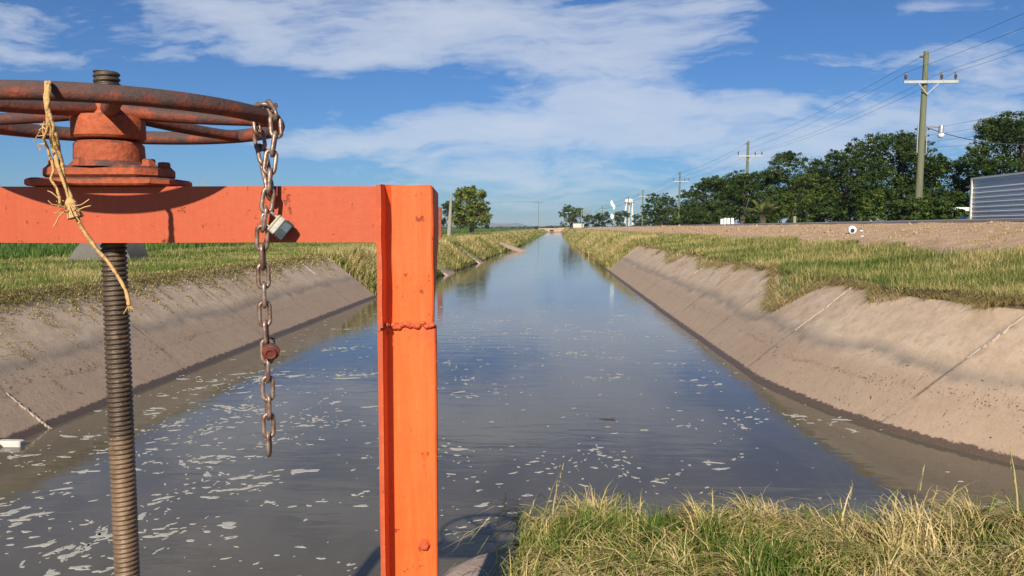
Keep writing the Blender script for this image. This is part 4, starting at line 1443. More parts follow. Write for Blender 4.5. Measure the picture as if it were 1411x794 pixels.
wire_run(-.22, -.25, .35, 'topmost wire fixed at the very tops of the poles')
wire_run(INS[0], -arm_dz + .48, .45, 'wire carried on the canal side ends of the crossarms')
wire_run(INS[1], -arm_dz + .48, .45, 'wire carried on the middle insulators of the crossarms')
wire_run(INS[2], -arm_dz + .48, .45, 'wire carried on the tree side ends of the crossarms')
for k, nm in enumerate(['highest of the low wires at the rack of the nearest pole', 'second highest of the low wires at the rack of the nearest pole', 'third highest of the low wires at the rack of the nearest pole', 'lowest of the low wires at the rack of the nearest pole']):
    wire_run(.24, -3.95 - .33 * k, .55 + .1 * k, nm, y_to=84.5)
mb = MB()
q = [Vector((x + .2, y - .1, tz - 3.9)).lerp(Vector((x + 4.5, y - 1.5, tz - 4.9)), f / 10) - ZU * (.5 * f / 10 * (1 - f / 10) * 2) for f in range(11)]
mb.tube(q, .02, 5)
build('service_cable', mb, M['wire'], loc=q[0], label='dark service cable dropping from the nearest pole to the loose tree', cat='cable')

# ------------------------------------------------------------------ shed, white things by the road
sg = 2.55
SX = PY(1340, 275, 38.0).x
shed = thing('metal_shed', 'grey corrugated metal shed with horizontal ribs at the right edge', 'shed', (SX + .05, 32, sg))
mb = MB()
ya, yb = 38.0, 25.0
h = 2.32 + .0
za = sg
ztop = PY(1340, 248, ya).z
vs = []
nz = 60
for j, yy in enumerate((ya, yb)):
    for k in range(nz + 1):
        z = za + (ztop - za) * k / nz
        vs.append((SX - .035 * (1 if (k % 6) in (0, 1) else 0) - .02 * (1 if (k % 6) in (3,) else 0), yy, z))
fs = [(k, k + 1, nz + 2 + k, nz + 1 + k) for k in range(nz)]
mb.add(vs, fs)
build('corrugated_wall', mb, M['shed'], shed)
mb = MB(); mb.box((SX + 2.98, ya - .02, (za + ztop) / 2), 2.95, .03, (ztop - za) / 2, XA, YA)
mb.box((SX + 2.98, yb + .02, (za + ztop) / 2), 2.95, .03, (ztop - za) / 2, XA, YA)
mb.box((SX + 5.98, (ya + yb) / 2, (za + ztop) / 2), .03, 6.5, (ztop - za) / 2, XA, YA)
build('end_wall', mb, M['shed'], shed)
mb = MB(); mb.box((SX + 2.98, (ya + yb) / 2, ztop + .05), 3.06, 6.6, .045, XA, YA)
build('roof', mb, M['shed'], shed)
mb = MB(); mb.box((SX - .06, ya + .0, (za + ztop) / 2), .045, .045, (ztop - za) / 2, XA, YA)
build('corner_trim', mb, M['palecon'], shed)

# open lean-to with white fascia between shed and trees
c = PY(1329, 288.5, 41.5); gg = gz1(c.x, 41.5)
lt = thing('lean_to', 'low dark lean-to with white fascia between the trees and the metal shed', 'lean-to', (c.x, 42, gg))
mb = MB(); mb.box((c.x, 41.5, c.z), .50, .05, .10, XA, YA, bev=.01); build('fascia', mb, M['white'], lt)
mb = MB(); mb.box((c.x, 42.6, c.z + .02), .62, 1.0, .05, XA, YA); build('roof', mb, M['galv'], lt)
mb = MB(); mb.box((c.x, 43.6, (c.z + gg) / 2 - .05), .62, .03, (c.z - gg) / 2 - .05, XA, YA); build('back_wall', mb, M['dark'], lt)
for s in (-1, 1):
    mb = MB(); mb.tube([Vector((c.x + s * .55, 41.6, gg)), Vector((c.x + s * .55, 41.6, c.z - .05))], .035, 6); build('post', mb, M['bark'], lt)
c2 = PY(1327, 302, 40.0); g2_ = gz1(c2.x, 40)
mb = MB(); mb.lathe([(.10, 0), (.14, .02), (.15, .28), (.13, .32), (.06, .33)], Vector((c2.x, 40, max(g2_, c2.z - .17))), 12, XA, YA)
build('white_bucket', mb, M['white'], loc=(c2.x, 40, g2_), smooth=True, label='small white bucket on the ground before the lean-to', cat='bucket')

# white painted stubs
for k, px_ in enumerate((994.5, 999, 1003.8, 1009)):
    yy = 66.0; c = PY(px_, 305, yy); zt_ = PY(px_, 300.6 if k else 301.8, yy).z; g = gz1(c.x, yy)
    mb = MB(); mb.box((c.x, yy, (zt_ + g) / 2), .115, .11, (zt_ - g) / 2, XA, YA, bev=.025)
    build('white_post', mb, M['white'], loc=(c.x, yy, g), label=['leftmost of four short white posts at the foot of the flat topped trees', 'second from left of four short white posts by the flat topped trees', 'third from left of four short white posts by the flat topped trees', 'rightmost of four short white posts, nearest the palm'][k], cat='post', group='short white posts by the road')
yy = 56.0; c = PY(1095, 303, yy)
mb = MB(); mb.tube([Vector((c.x, yy, gz1(c.x, yy))), Vector((c.x, yy, PY(1095, 300, yy).z + .1))], .11, 8)
build('fence_post', mb, M['palepole'], loc=(c.x, yy, gz1(c.x, yy)), label='short pale stump post at the dark tree line right of the palm', cat='post')

# litter on the dirt
def ground_hit(px_, py_):
    r = ray(px_, py_); t_ = 1e-3
    for k in range(4000):
        p = CAM + r * (t_)
        if p.z <= gz1(p.x, p.y): return p
        t_ += .00003 + t_ * .002
    return p
p = ground_hit(1174, 322)
jar = thing('plastic_jug', 'round white plastic jug with a dark blue end on the bare dirt', 'jug', (p.x, p.y, p.z))
R_ = 5.6 / FPX * p.y
c = Vector((p.x, p.y, p.z + R_ * .9))
ax = Vector((-.25, -.95, -.1)).normalized(); sx = ax.orthogonal().normalized(); sy_ = ax.cross(sx)
mb = MB(); mb.lathe([(R_ * .3, -R_ * 1.1), (R_ * .8, -R_ * .95), (R_, -R_ * .5), (R_, R_ * .5), (R_ * .85, R_ * .85), (R_ * .5, R_ * 1.0)], c, 16, sx, sy_, ax)
build('body', mb, M['white'], jar, smooth=True)
mb = MB(); mb.lathe([(R_ * .48, R_ * .98), (R_ * .46, R_ * 1.2), (R_ * .30, R_ * 1.24)], c, 12, sx, sy_, ax)
build('cap', mb, M['navy'], jar, smooth=True)
for px_, py_, lb in ((1187, 319, 'small white litter scrap nearer the road, right of the plastic jug'), (1188, 326.5, 'small white litter scrap nearer the grass, right of the plastic jug')):
    p = ground_hit(px_, py_); s_ = 2.4 / FPX * p.y
    mb = MB(); mb.lathe([(s_ * .8, -.01), (s_ * 1.1, s_ * .25), (s_ * .7, s_ * .6), (s_ * .2, s_ * .7)], p, 7, XA, YA)
    build('litter_scrap', mb, M['white'], loc=p, label=lb, cat='litter')

# ------------------------------------------------------------------ far right bits: sign, water tower, wall, bridge
yy = 92.0; c = PY(845.5, 300, yy); g = gz1(c.x, yy)
sg_ = thing('roadside_sign', 'slim post with a white disc and twisted white and teal banner', 'sign', (c.x, yy, g))
mb = MB(); mb.tube([Vector((c.x, yy, g)), Vector((c.x + .05, yy, PY(846, 292, yy).z))], .045, 6); build('post', mb, M['palepole'], sg_)
dc = PY(843.5, 298.5, yy - .1)
mb = MB(); mb.lathe([(.20, -.02), (.22, 0), (.20, .02)], dc, 16, XA * .9, ZU * 1.45, YA); build('disc', mb, M['white'], sg_)
def ribbon(pts, w, th=.03):
    mb = MB(); P_ = [Vector(p_) for p_ in pts]; n = len(P_); vs = []
    for i, p_ in enumerate(P_):
        t_ = (P_[min(i + 1, n - 1)] - P_[max(i - 1, 0)]).normalized(); s_ = t_.cross(YA).normalized()
        ww = w[i]
        vs += [p_ - s_ * ww + YA * (.08 * math.sin(i)), p_ + s_ * ww, p_ + s_ * ww + YA * th, p_ - s_ * ww + YA * (th + .08 * math.sin(i))]
    fs = [(0, 1, 2, 3), tuple(range(4 * n - 4, 4 * n))[::-1]]
    for i in range(n - 1):
        for k in range(4):
            fs.append((4 * i + k, 4 * i + 4 + k, 4 * i + 4 + (k + 1) % 4, 4 * i + (k + 1) % 4))
    mb.add(vs, fs); return mb
build('banner', ribbon([PY(a_, b_, yy) for a_, b_ in ((843, 276.5), (842.6, 279), (844, 282), (846, 284.5), (846.2, 287), (845, 289))], [.08, .14, .17, .15, .11, .05]), M['cloth'], sg_)
build('streamer', ribbon([PY(a_, b_, yy) for a_, b_ in ((846.5, 288), (844, 290.5), (841, 294), (838.5, 296.5))], [.05, .09, .07, .03]), M['teal'], sg_)

yt = 500.0
def TW(px_, py_): return PY(px_, py_, yt)
c = TW(866.5, 300); tower = thing('water_tower', 'white water tower with round tank on tall legs', 'water tower', (c.x, yt, 2))
Rt = 6.6 / FPX * yt; zt1, zt2 = TW(866, 273.8).z, TW(866, 279.5).z
mb = MB(); mb.lathe([(.4, zt2 - .9), (Rt * .8, zt2 - .3), (Rt * .98, zt2 + .1), (Rt, zt2 + .6), (Rt, zt2 + 1.5), (Rt * .7, zt1 - .4), (.3, zt1)], Vector((c.x, yt, 0)), 24, XA, YA)
build('tank', mb, M['white'], tower, smooth=True)
mb = MB(); mb.lathe([(Rt * 1.12, zt2 + .55), (Rt * 1.14, zt2 + .6), (Rt * 1.14, zt2 + .75), (Rt * 1.12, zt2 + .8)], Vector((c.x, yt, 0)), 24, XA, YA)
build('walkway', mb, M['white'], tower)
for a_ in (45, 135, 225, 315):
    e = Vector((math.cos(rad(a_)), math.sin(rad(a_)), 0))
    mb = MB(); mb.tube([Vector((c.x, yt, 2)) + e * Rt * 1.15, Vector((c.x, yt, zt2)) + e * Rt * .88], .30, 8)
    build('leg', mb, M['white'], tower, smooth=True)
mb = MB(); mb.tube([Vector((c.x, yt, 2)), Vector((c.x, yt, zt2 - .5))], .35, 8); build('riser_pipe', mb, M['white'], tower, smooth=True)
mb = MB()
for a_ in (45, 135, 225, 315):
    e = Vector((math.cos(rad(a_)), math.sin(rad(a_)), 0)); e2 = Vector((math.cos(rad(a_ + 90)), math.sin(rad(a_ + 90)), 0))
    zz = 2 + (zt2 - 2) * .5
    mb.tube([Vector((c.x, yt, zz)) + e * Rt * 1.0, Vector((c.x, yt, zz)) + e2 * Rt * 1.0], .14, 6)
build('brace_ring', mb, M['white'], tower)

yy = 205.0; c = PY(797, 311, yy)
mb = MB(); mb.box((c.x, yy, PY(797, 310, yy).z - .2), 1.4, .15, .55, XA, YA, bev=.03)
build('white_wall', mb, M['palecon'], loc=(c.x, yy, gz1(c.x, yy)), label='low whitish wall beside the small far tree on the right bank', cat='wall')
c = PY(801, 311, 200); 
mb = MB(); mb.tube([Vector((c.x, 200, gz1(c.x, 200))), Vector((c.x, 200, PY(801, 289, 200).z))], .09, 6)
build('slim_post', mb, M['palepole'], loc=(c.x, 200, gz1(c.x, 200)), label='slim pale post beside the bare tree on the right bank', cat='post')

br = thing('canal_bridge', 'low pinkish bridge closing the far end of the canal', 'bridge', (3, 438, 0))
mb = MB(); mb.box((2.5, 441, 1.75), 9, 3.0, .45, XA, YA, bev=.1); build('deck', mb, M['pinkearth'], br)
mb = MB(); mb.box((-1.4, 438.6, .6), 1.6, .6, .85, XA, YA); mb.box((5.0, 438.6, .6), 2.6, .6, .85, XA, YA); build('abutment', mb, M['pinkearth'], br)
mb = MB(); mb.box((1.3, 439.2, .6), 1.15, .3, .72, XA, YA); build('culvert_opening', mb, M['dark'], br)

# bare sapling whose tip shows above the beam
ysp = 62.0; tp = PY(281, 241, ysp); c = tp; g = gz1(c.x, ysp)
mb = MB()
mb.tube([Vector((c.x - .1, ysp, g - .1)), Vector((c.x, ysp, g + 2.2)), PY(279, 252, ysp), tp], [.05, .04, .02, .008], 6)
for a_, b_ in (((279, 254), (274.5, 247)), ((279.5, 250), (286, 244)), ((280, 257), (288, 252)), ((278, 262), (270, 255)), ((279, 270), (290, 262))):
    mb.tube([PY(*a_, ysp), PY(*b_, ysp)], .012, 4)
build('bare_sapling', mb, M['drybark'], loc=(c.x, ysp, g), label='thin bare sapling tip poking above the orange beam', cat='sapling')

# ------------------------------------------------------------------ trees
def leaves(cent, rad_, nper, size, seed, upb=.5, squash=.6):
    rg = np.random.default_rng(seed)
    Pn, Nn, Tn = [], [], []
    for (c, r) in zip(cent, rad_):
        r = np.array(r)
        n = int(nper * (r[0] * r[1] + r[0] * r[2]) / 2)
        ns = max(7, int(n / 55))
        d = rg.normal(0, 1, (ns, 3)); d /= np.linalg.norm(d, axis=1)[:, None]
        sc = np.array(c) + d * r * rg.uniform(.55, 1.12, ns)[:, None]
        sr = r.mean() * rg.uniform(.14, .34, ns)
        stn = rg.normal(0, .15, ns)
        m = int(n * .8); k = rg.integers(0, ns, m)
        o = rg.normal(0, .55, (m, 3)); o[:, 2] *= squash
        Pn.append(sc[k] + o * sr[k][:, None])
        nn = d[k] * .6 + o * .5 + rg.normal(0, .55, (m, 3)); nn[:, 2] += upb
        Nn.append(nn / np.linalg.norm(nn, axis=1)[:, None])
        Tn.append(np.clip(rg.normal(.46, .14, m) + stn[k], 0, 1))
        m2 = n - m
        d2 = rg.normal(0, 1, (m2, 3)); d2 /= np.linalg.norm(d2, axis=1)[:, None]
        Pn.append(np.array(c) + d2 * r * (rg.random(m2) ** .4)[:, None] * .9)
        nn = d2 + rg.normal(0, .7, (m2, 3)); Nn.append(nn / np.linalg.norm(nn, axis=1)[:, None])
        Tn.append(np.clip(rg.normal(.35, .14, m2), 0, 1))
    p = np.concatenate(Pn); nrm = np.concatenate(Nn); ti = np.concatenate(Tn)
    n = len(p)
    t1 = np.cross(nrm, rg.normal(0, 1, (n, 3))); t1 /= np.linalg.norm(t1, axis=1)[:, None]
    t2 = np.cross(nrm, t1)
    s = size * rg.uniform(.55, 1.4, n)[:, None]
    V = np.stack([p - t1 * s, p + t2 * s * .45 + nrm * s * .15, p + t1 * s, p - t2 * s * .45 + nrm * s * .15], 1).reshape(-1, 3)
    F = (np.arange(n) * 4)[:, None] + np.array([[0, 1, 2, 3]])
    return V, F, np.repeat(ti, 4)


def tree(name, label, px_, py_top, py_bot, hw_px, Y, seed, mat='leaf', nlobe=26, dens=1.0, layered=False, lsize=None, ground=None, group=None, depth=.85, top_bias=1.0, trunk=True, cat='tree', fill=True, solid=True):
    rg = np.random.default_rng(seed)
    c0 = PY(px_, py_bot, Y); zt_ = PY(px_, py_top, Y).z; zb_ = c0.z
    hw = hw_px / FPX * Y
    g = gz1(c0.x, Y) if ground is None else ground
    root = thing(name, label, cat, (c0.x, Y, g), group)
    ch = zt_ - zb_; cz = (zt_ + zb_) / 2
    cent, rr = [], []
    for k in range(nlobe):
        zq = rg.uniform(-1, .93); th_ = rg.uniform(0, 2 * PI)
        rq = (1 - max(zq, 0) ** 2) ** .5 * (1.0 if zq > -.3 or solid else 1 - .45 * (-.3 - zq) / .7)
        d = np.array([math.cos(th_) * rq, math.sin(th_) * rq, zq])
        rl = rg.uniform(.19, .34)
        kk = rg.uniform(.62, .86) if rg.random() < .8 else rg.uniform(.2, .55)
        x = c0.x + d[0] * hw * kk; y = Y + d[1] * hw * depth * kk; z = cz + d[2] * ch / 2 * .93
        r3 = np.array([hw * rl, hw * rl, ch * .5 * rl * (.55 if layered else .95)])
        r3[2] = max(r3[2], .25 * r3[0]); r3[2] = min(r3[2], 1.1 * r3[0])
        z = min(z, zt_ - r3[2] * .95)
        cent.append((x, y, max(z, g + .3))); rr.append(r3)
    cent.append((c0.x + rg.normal(0, .12) * hw, Y, zt_ - .24 * hw)); rr.append(np.array([.34 * hw, .34 * hw, (.16 if layered else .26) * hw]))
    for sg_ in (-1, 1):
        cent.append((c0.x + sg_ * hw * rg.uniform(.35, .55), Y, zt_ - ch * rg.uniform(.16, .24))); rr.append(np.array([.30 * hw, .30 * hw, (.16 if layered else .24) * hw]))
    if fill:
        cent.append((c0.x, Y, cz - ch * .08)); rr.append(np.array([hw * .70, hw * depth * .65, ch * .42]))
    ls = lsize or max(.08, 1.0 * Y / 762)
    area = 1.0 / (ls * ls)
    V, F, ti = leaves(cent, rr, 7.5 * dens * area, ls, seed + 1)
    if trunk:
        mb = MB()
        top = Vector((c0.x + rg.normal(0, .1) * hw, Y, cz))
        tr = max(.10, .055 * hw + .03 * ch)
        b0 = Vector((c0.x, Y, g - .1))
        mb.tube([b0, b0.lerp(top, .35) + Vector((rg.normal(0, .05) * hw, 0, 0)), top], [tr * 1.3, tr * .9, tr * .4], 8)
        for k in range(8):
            e = Vector(cent[k % nlobe]); st = b0.lerp(top, rg.uniform(.3, .8))
            mid_ = st.lerp(e, .5) + ZU * (.08 * ch * rg.random())
            mb.tube([st, mid_, e], [tr * .42, tr * .28, tr * .10], 6)
        build('trunk', mb, M['bark'], root, smooth=True)
    bulk('crown', V, F, M[mat], ti, parent=root)
    return root


GT = 'trees behind the road'
tree('leafy_tree', 'loose leafy tree rising behind the metal shed at the right edge', 1402, 158, 275, 74, 47, 101, 'leaf', 40, .8, group=GT)
tree('leafy_tree', 'big dense dome of dark tree behind the nearest utility pole', 1228, 181, 308, 60, 54, 102, 'leaf', 52, 1.0, group=GT)
tree('leafy_tree', 'dense tree sloping down between the nearest pole and the metal shed', 1288, 214, 310, 44, 51, 103, 'leaf', 36, 1.0, group=GT)
tree('leafy_tree', 'tall tree with a pointed top left of the big dense dome', 1166, 191, 308, 42, 61, 104, 'leaf', 34, .95, group=GT)
tree('flat_topped_tree', 'layered dark tree with flat top behind the second utility pole', 1092, 208, 304, 52, 74, 105, 'leaf', 40, 1.0, True, group=GT)
tree('leafy_tree', 'lighter green bushy tree in front of the layered dark tree', 1124, 240, 309, 48, 62, 106, 'leafl', 34, .85, group=GT)
tree('flat_topped_tree', 'wide flat topped dark tree right of the slender clear pole', 990, 243, 309, 48, 98, 107, 'leaf', 40, 1.0, True, group=GT)
tree('flat_topped_tree', 'dark spreading tree behind the palm', 1038, 232, 309, 46, 74, 108, 'leaf', 36, 1.0, True, group=GT)
tree('flat_topped_tree', 'smaller dark tree just left of the slender clear pole', 953, 263, 311, 26, 134, 118, 'leaf', 24, 1.0, True, group=GT)
tree('leafy_tree', 'dark round tree left of the slender clear pole', 908, 265, 313, 27, 150, 109, 'leaf', 30, 1.0, group=GT)
tree('leafy_tree', 'small olive round tree far along the right bank', 788, 283, 313, 19, 225, 110, 'leafy', 22, .8, group='far trees')
tree('roadside_bush', 'light green bush at the foot of the nearest utility pole', 1268, 272, 308, 48, 39, 111, 'leaf', 30, .9, True, trunk=False, cat='bush', group='bushes by the road')
tree('roadside_bush', 'yellow green bush left of the nearest utility pole', 1207, 260, 309, 26, 46, 112, 'leafl', 20, .9, trunk=False, cat='bush', group='bushes by the road')
tree('roadside_bush', 'dark bush filling the gap right of the palm', 1150, 272, 309, 42, 57, 113, 'leaf', 24, 1.0, trunk=False, cat='bush', group='bushes by the road')
tree('roadside_bush', 'dark bush beneath the wide flat topped tree', 970, 278, 311, 44, 94, 114, 'leaf', 24, 1.0, trunk=False, cat='bush', group='bushes by the road')
tree('roadside_bush', 'dark bush directly behind the palm', 1060, 274, 309, 42, 72, 115, 'leaf', 24, 1.0, trunk=False, cat='bush', group='bushes by the road')
tree('roadside_bush', 'dark bush between the big dense dome and the lean-to', 1305, 262, 308, 30, 47, 116, 'leaf', 22, 1.0, trunk=False, cat='bush', group='bushes by the road')
tree('flat_topped_tree', 'small dark feathery tree hiding the lower half of the second utility pole', 1024, 240, 309, 26, 71, 119, 'leaf', 26, 1.1, True, group=GT)
tree('roadside_bush', 'tall dark bush behind the lean-to and the metal shed', 1335, 238, 308, 30, 52, 117, 'leaf', 24, 1.0, trunk=False, cat='bush', group='bushes by the road')
for k, (px_, tp_, hw_, lb) in enumerate(((815, 296, 15, 'low dark bush right of the bare tree'), (832, 292, 15, 'low dark bush left of the slim post with the disc'), (857, 290, 15, 'low dark bush at the foot of the white water tower'),
                                         (882, 295, 16, 'low dark bush left of the dark round tree'), (930, 288, 18, 'low olive bush at the foot of the slender clear pole'))):
    tree('roadside_bush', lb, px_, tp_, 314, hw_, 235 - 6 * k if k < 4 else 132, 120 + k, 'leafy' if k == 4 else 'leaf', 14, 1.0, trunk=False, cat='bush', group='far bushes by the road')
tree('leafy_tree', 'round dense tree with bronze tips on the left bank', 650, 256.5, 312, 27, 146, 130, 'leafg', 64, 1.3, ground=1.2, group='far trees')
tree('leafy_tree', 'darker tree half hidden behind the orange post', 620, 276, 312, 17, 150, 131, 'leaf', 20, 1.0, ground=1.2, group='far trees')
tree('roadside_bush', 'small dark bush at the foot of the round bronze tipped tree', 654, 306, 316, 9, 140, 132, 'leaf', 10, 1.0, ground=1.2, trunk=False, cat='bush')
tree('roadside_bush', 'tiny dark bush on the horizon left of the far bridge', 739, 312.4, 317, 4, 420, 133, 'leaf', 8, 1.0, ground=1.2, trunk=False, cat='bush')

# bare tree
yy = 238.0; c = PY(808, 312, yy); g = gz1(c.x, yy)
root = thing('bare_tree', 'leafless pale tree between the small olive tree and the hedge', 'tree', (c.x, yy, g), 'far trees')
mb = MB(); rb = random.Random(4)
def br_(p_, d_, L_, r_, lv_):
    e = p_ + d_ * L_
    mb.tube([p_, p_.lerp(e, .5) + Vector((rb.gauss(0, .03), 0, rb.gauss(0, .03))) * L_, e], [r_, r_ * .8, r_ * .6], 5)
    if lv_ == 0: return
    for k in range(3 if lv_ > 1 else 4):
        nd = (d_ + Vector((rb.gauss(0, .55), rb.gauss(0, .4), rb.gauss(.1, .35)))).normalized()
        br_(e if k else p_.lerp(e, .7), nd, L_ * rb.uniform(.6, .85), r_ * .6, lv_ - 1)
br_(Vector((c.x, yy, g)), ZU, 2.2, .16, 4)
build('trunk', mb, M['drybark'], root)

# palm
yy = 64.0; c = PY(1051, 306, yy); g = gz1(c.x, yy)
root = thing('palm', 'short palm with spiky pale fronds before the dark trees', 'palm', (c.x, yy, g))
mb = MB(); mb.tube([Vector((c.x, yy, g)), Vector((c.x, yy, g + .9))], [.3, .22], 8); build('trunk', mb, M['bark'], root)
rg = np.random.default_rng(77)
Vs, Fs, Ti = [], [], []
b = 0
for k in range(26):
    a_ = rg.uniform(0, 6.28); el = rg.uniform(.25, 1.35); L = rg.uniform(1.5, 2.2)
    d = np.array([math.cos(a_) * math.cos(el), math.sin(a_) * math.cos(el), math.sin(el)])
    side = np.array([-math.sin(a_), math.cos(a_), 0])
    o_ = np.array([c.x, yy, g + .9]); tt = rg.uniform(.2, .9)
    for s in range(14):
        f = (s + 1) / 14
        q = o_ + d * L * f - np.array([0, 0, .75 * L * f * f * (1 - el / 2)])
        for sg2 in (-1, 1):
            ll = .55 * math.sin(.25 + f * 2.6)
            e = q + (side * sg2 * .8 + d * .7 + np.array([0, 0, -.25])) * ll
            w_ = d * .06
            Vs += [q - w_, q + w_, e]; Fs.append([b, b + 1, b + 2]); Ti += [tt] * 3; b += 3
bulk('fronds', np.array(Vs), np.array(Fs), M['palm'], np.array(Ti), parent=root)

# far tree line beyond the fields
n = 5200
rg = np.random.default_rng(5)
x = rg.uniform(-700, 30, n); x = np.where(rg.random(n) < .35, rg.uniform(-150, 40, n), x); y = 900 + rg.normal(0, 8, n)
hh = 2.6 + 1.6 * wob(x, x * 0, .05) + 1.0 * wob(x, x * 0, .19, 2)
p = np.stack([x, y, 1.0 + rg.random(n) * np.maximum(hh, .8)], -1)
nn = rg.normal(0, 1, (n, 3)); nn /= np.linalg.norm(nn, axis=1)[:, None]
t1 = np.cross(nn, rg.normal(0, 1, (n, 3))); t1 /= np.linalg.norm(t1, axis=1)[:, None]; t2 = np.cross(nn, t1)
V = np.stack([p - t1 * 1.5, p + t2 * .9, p + t1 * 1.5, p - t2 * .9], 1).reshape(-1, 3)
bulk('far_treeline', V, (np.arange(n) * 4)[:, None] + np.array([[0, 1, 2, 3]]), M['leaf'], np.repeat(rg.uniform(.2, .8, n), 4), kind='stuff', label='thin dark tree line beyond the green fields', cat='trees')

# ------------------------------------------------------------------ haze
hz = NT('air'); v = hz.n('VolumePrincipled')
v.inputs['Color'].default_value = (.80, .90, 1, 1); v.inputs['Density'].default_value = .00015; v.inputs['Anisotropy'].default_value = .0
hz.l(v.outputs[0], hz.out.inputs['Volume'])
mb = MB(); mb.box((100, 3150, 30), 5000, 3350, 32.5, XA, YA)
HZ = build('haze', mb, hz.mat, kind='stuff', label='thin pale haze over the plain', cat='haze')

# ------------------------------------------------------------------ sun, sky, clouds
sun_dir = (RT * .16 + FH * 1.0 - ZU * .63).normalized()     # direction the light travels
sl = bpy.data.lights.new('sun', 'SUN'); sl.energy = 5.0; sl.angle = rad(.53); sl.color = (1.0, .915, .78)
so = bpy.data.objects.new('sun', sl); C.objects.link(so)
so.rotation_euler = (-sun_dir).to_track_quat('Z', 'Y').to_euler()
ts = -sun_dir
elev = math.asin(ts.z); azm = math.atan2(ts.x, ts.y)

W = bpy.data.worlds.new('World'); bpy.context.scene.world = W; W.use_nodes = True
nt = W.node_tree; nt.nodes.clear()


class WN(NT):
    def __init__(s, tree):
        s.t = tree; s.out = tree.nodes.new('ShaderNodeOutputWorld')


w = WN(nt)
sky = w.n('TexSky'); sky.sky_type = 'NISHITA'; sky.sun_disc = False
sky.sun_elevation = elev; sky.sun_rotation = azm
sky.altitude = 0; sky.air_density = 1.0; sky.dust_density = .4; sky.ozone_density = 3.0
tc = w.n('TexCoord'); D = tc.outputs['Generated']
sep = w.n('SeparateXYZ'); w.l(D, sep.inputs[0])
yy_ = w.math('MAXIMUM', sep.outputs[1], .12)
p_ = w.math('DIVIDE', sep.outputs[0], yy_); q_ = w.math('DIVIDE', sep.outputs[2], yy_)
cmb = w.n('CombineXYZ'); w.l(p_, cmb.inputs[0]); w.l(q_, cmb.inputs[1])
wn = w.n('TexNoise'); w.l(cmb.outputs[0], wn.inputs['Vector']); wn.inputs['Scale'].default_value = 5.0; wn.inputs['Detail'].default_value = 4
wv = w.n('VectorMath', operation='MULTIPLY_ADD'); w.l(wn.outputs['Color'], wv.inputs[0]); wv.inputs[1].default_value = (.16, .055, 0); wv.inputs[2].default_value = (-.08, -.0275, 0)
wa = w.n('VectorMath', operation='ADD'); w.l(cmb.outputs[0], wa.inputs[0]); w.l(wv.outputs[0], wa.inputs[1])
s2 = w.n('SeparateXYZ'); w.l(wa.outputs[0], s2.inputs[0]); wp, wq = s2.outputs[0], s2.outputs[1]


def gauss(cx, cy, sx, sy, rot, amp):      # given in photograph pixels, turned into directions
    a, b = (cx - 757) / 1050, (314 - cy) / 1050
    dx = w.math('SUBTRACT', wp, a); dy = w.math('SUBTRACT', wq, b)
    cr, sr = math.cos(rot), math.sin(rot)
    u = w.math('MULTIPLY', w.math('ADD', w.math('MULTIPLY', dx, cr), w.math('MULTIPLY', dy, sr)), 1050 / sx)
    v = w.math('MULTIPLY', w.math('ADD', w.math('MULTIPLY', dx, -sr), w.math('MULTIPLY', dy, cr)), 1050 / sy)
    e = w.math('ADD', w.math('MULTIPLY', u, u), w.math('MULTIPLY', v, v))
    return w.math('MULTIPLY', w.math('EXPONENT', w.math('MULTIPLY', e, -1.0)), amp)


blobs = [(530, 50, 290, 50, -.06, 1.0), (330, 25, 120, 30, -.3, .55), (480, 90, 120, 14, -.05, .45), (690, 25, 220, 40, .15, .60), (830, 75, 130, 45, .25, .55), (960, 20, 60, 14, 0, .5),
         (1000, 170, 330, 42, .05, .82), (620, 185, 230, 26, .07, .75), (800, 140, 150, 55, .35, .50), (480, 195, 110, 16, 0, .45),
         (30, 72, 75, 14, -.05, .75), (110, 80, 40, 12, 0, .35), (205, 85, 60, 18, -.1, .40), (10, 20, 40, 20, 0, .4),
         (1180, 92, 170, 12, .0, .55), (1380, 120, 120, 40, .1, .45), (1330, 25, 140, 14, 0, .35), (1250, 205, 260, 34, .05, .55), (470, 155, 22, 10, 0, .40),
         (820, 235, 360, 24, .02, .50), (1100, 60, 300, 50, 0, .12), (700, 280, 600, 34, 0, .42), (-300, 60, 300, 60, 0, .8), (1900, 80, 400, 70, 0, .7), (700, -250, 900, 150, 0, .75), (500, -90, 600, 60, .1, .5), (1300, -120, 500, 80, -.1, .5)]
tot = None
for bl in blobs:
    g_ = gauss(*bl); tot = g_ if tot is None else w.math('ADD', tot, g_)
st = w.n('VectorMath', operation='MULTIPLY'); w.l(wa.outputs[0], st.inputs[0]); st.inputs[1].default_value = (1.0, 4.2, 1)
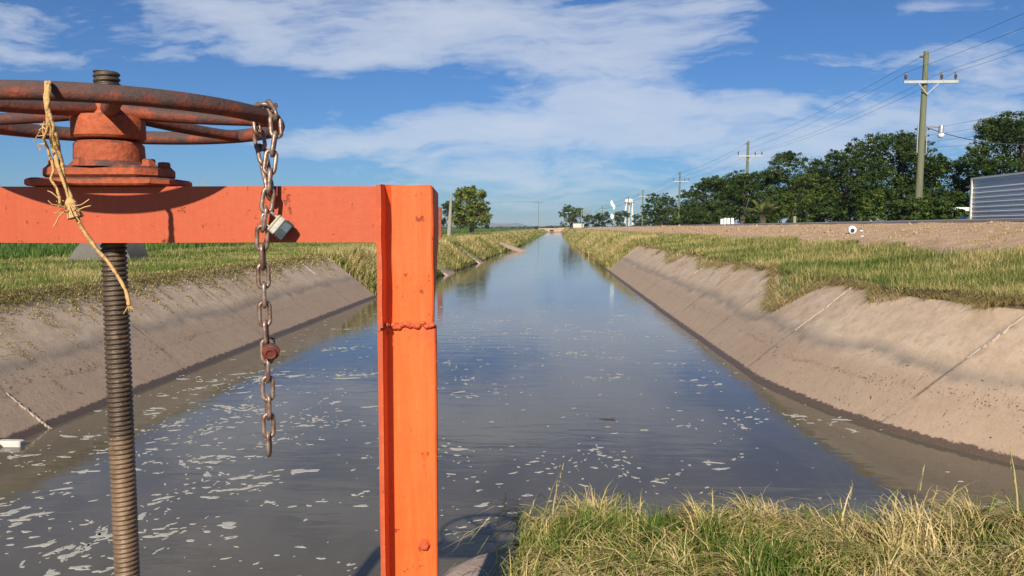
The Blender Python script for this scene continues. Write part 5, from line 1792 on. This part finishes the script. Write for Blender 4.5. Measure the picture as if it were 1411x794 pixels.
rotv = w.n('VectorRotate'); rotv.rotation_type = 'Z_AXIS'; rotv.inputs['Angle'].default_value = rad(-14); w.l(st.outputs[0], rotv.inputs['Vector'])
n1 = w.noise(rotv.outputs[0], 5.0, 8, .60, .35)
n2 = w.noise(rotv.outputs[0], 22.0, 6, .62, .2)
tex = w.math('ADD', w.math('MULTIPLY', n1, .75), w.math('MULTIPLY', n2, .25))
cov = w.math('ADD', w.math('MULTIPLY', tot, .62), w.math('MULTIPLY', w.math('SUBTRACT', tex, .5), 2.3))
cov = w.math('MULTIPLY', cov, w.ramp(tot, [(.05, 0.0), (.35, 1.0)]))
cov = w.ramp(cov, [(.18, 0.0), (.36, .40), (.58, .74), (.95, .95)])
fb = w.math('GREATER_THAN', sep.outputs[2], -.02)
cov = w.math('MULTIPLY', cov, fb)
skyc = w.mix(1.0, sky.outputs[0], (.46, .78, 1.20), 'MULTIPLY')
CLOUD = (9.0, 9.8, 11.2)
mixn = w.mix(w.math('MULTIPLY', cov, .80), skyc, (1, 1, 1))
mixn.node.inputs[2].default_value = (*CLOUD, 1)
bg = w.n('Background'); w.l(mixn, bg.inputs['Color']); bg.inputs['Strength'].default_value = .055
w.l(bg.outputs[0], w.out.inputs[0])

# ------------------------------------------------------------------ camera and settings
cd = bpy.data.cameras.new('camera'); co = bpy.data.objects.new('camera', cd); C.objects.link(co)
cd.sensor_width = 36; cd.lens = FPX / 1411 * 36; cd.clip_start = .05; cd.clip_end = 20000
co.location = CAM; co.rotation_euler = (PI / 2 - PITCH, 0, YAW)
sc = bpy.context.scene
sc.camera = co
sc.render.resolution_x, sc.render.resolution_y = 1024, 576
sc.view_settings.view_transform = 'Standard'; sc.view_settings.look = 'None'; sc.view_settings.gamma = 1; sc.view_settings.exposure = 0.40
sc.view_settings.use_curve_mapping = False
sc.cycles.max_bounces = 6; sc.cycles.diffuse_bounces = 2; sc.cycles.glossy_bounces = 3; sc.cycles.transmission_bounces = 3; sc.cycles.volume_bounces = 0
sc.cycles.use_denoising = True
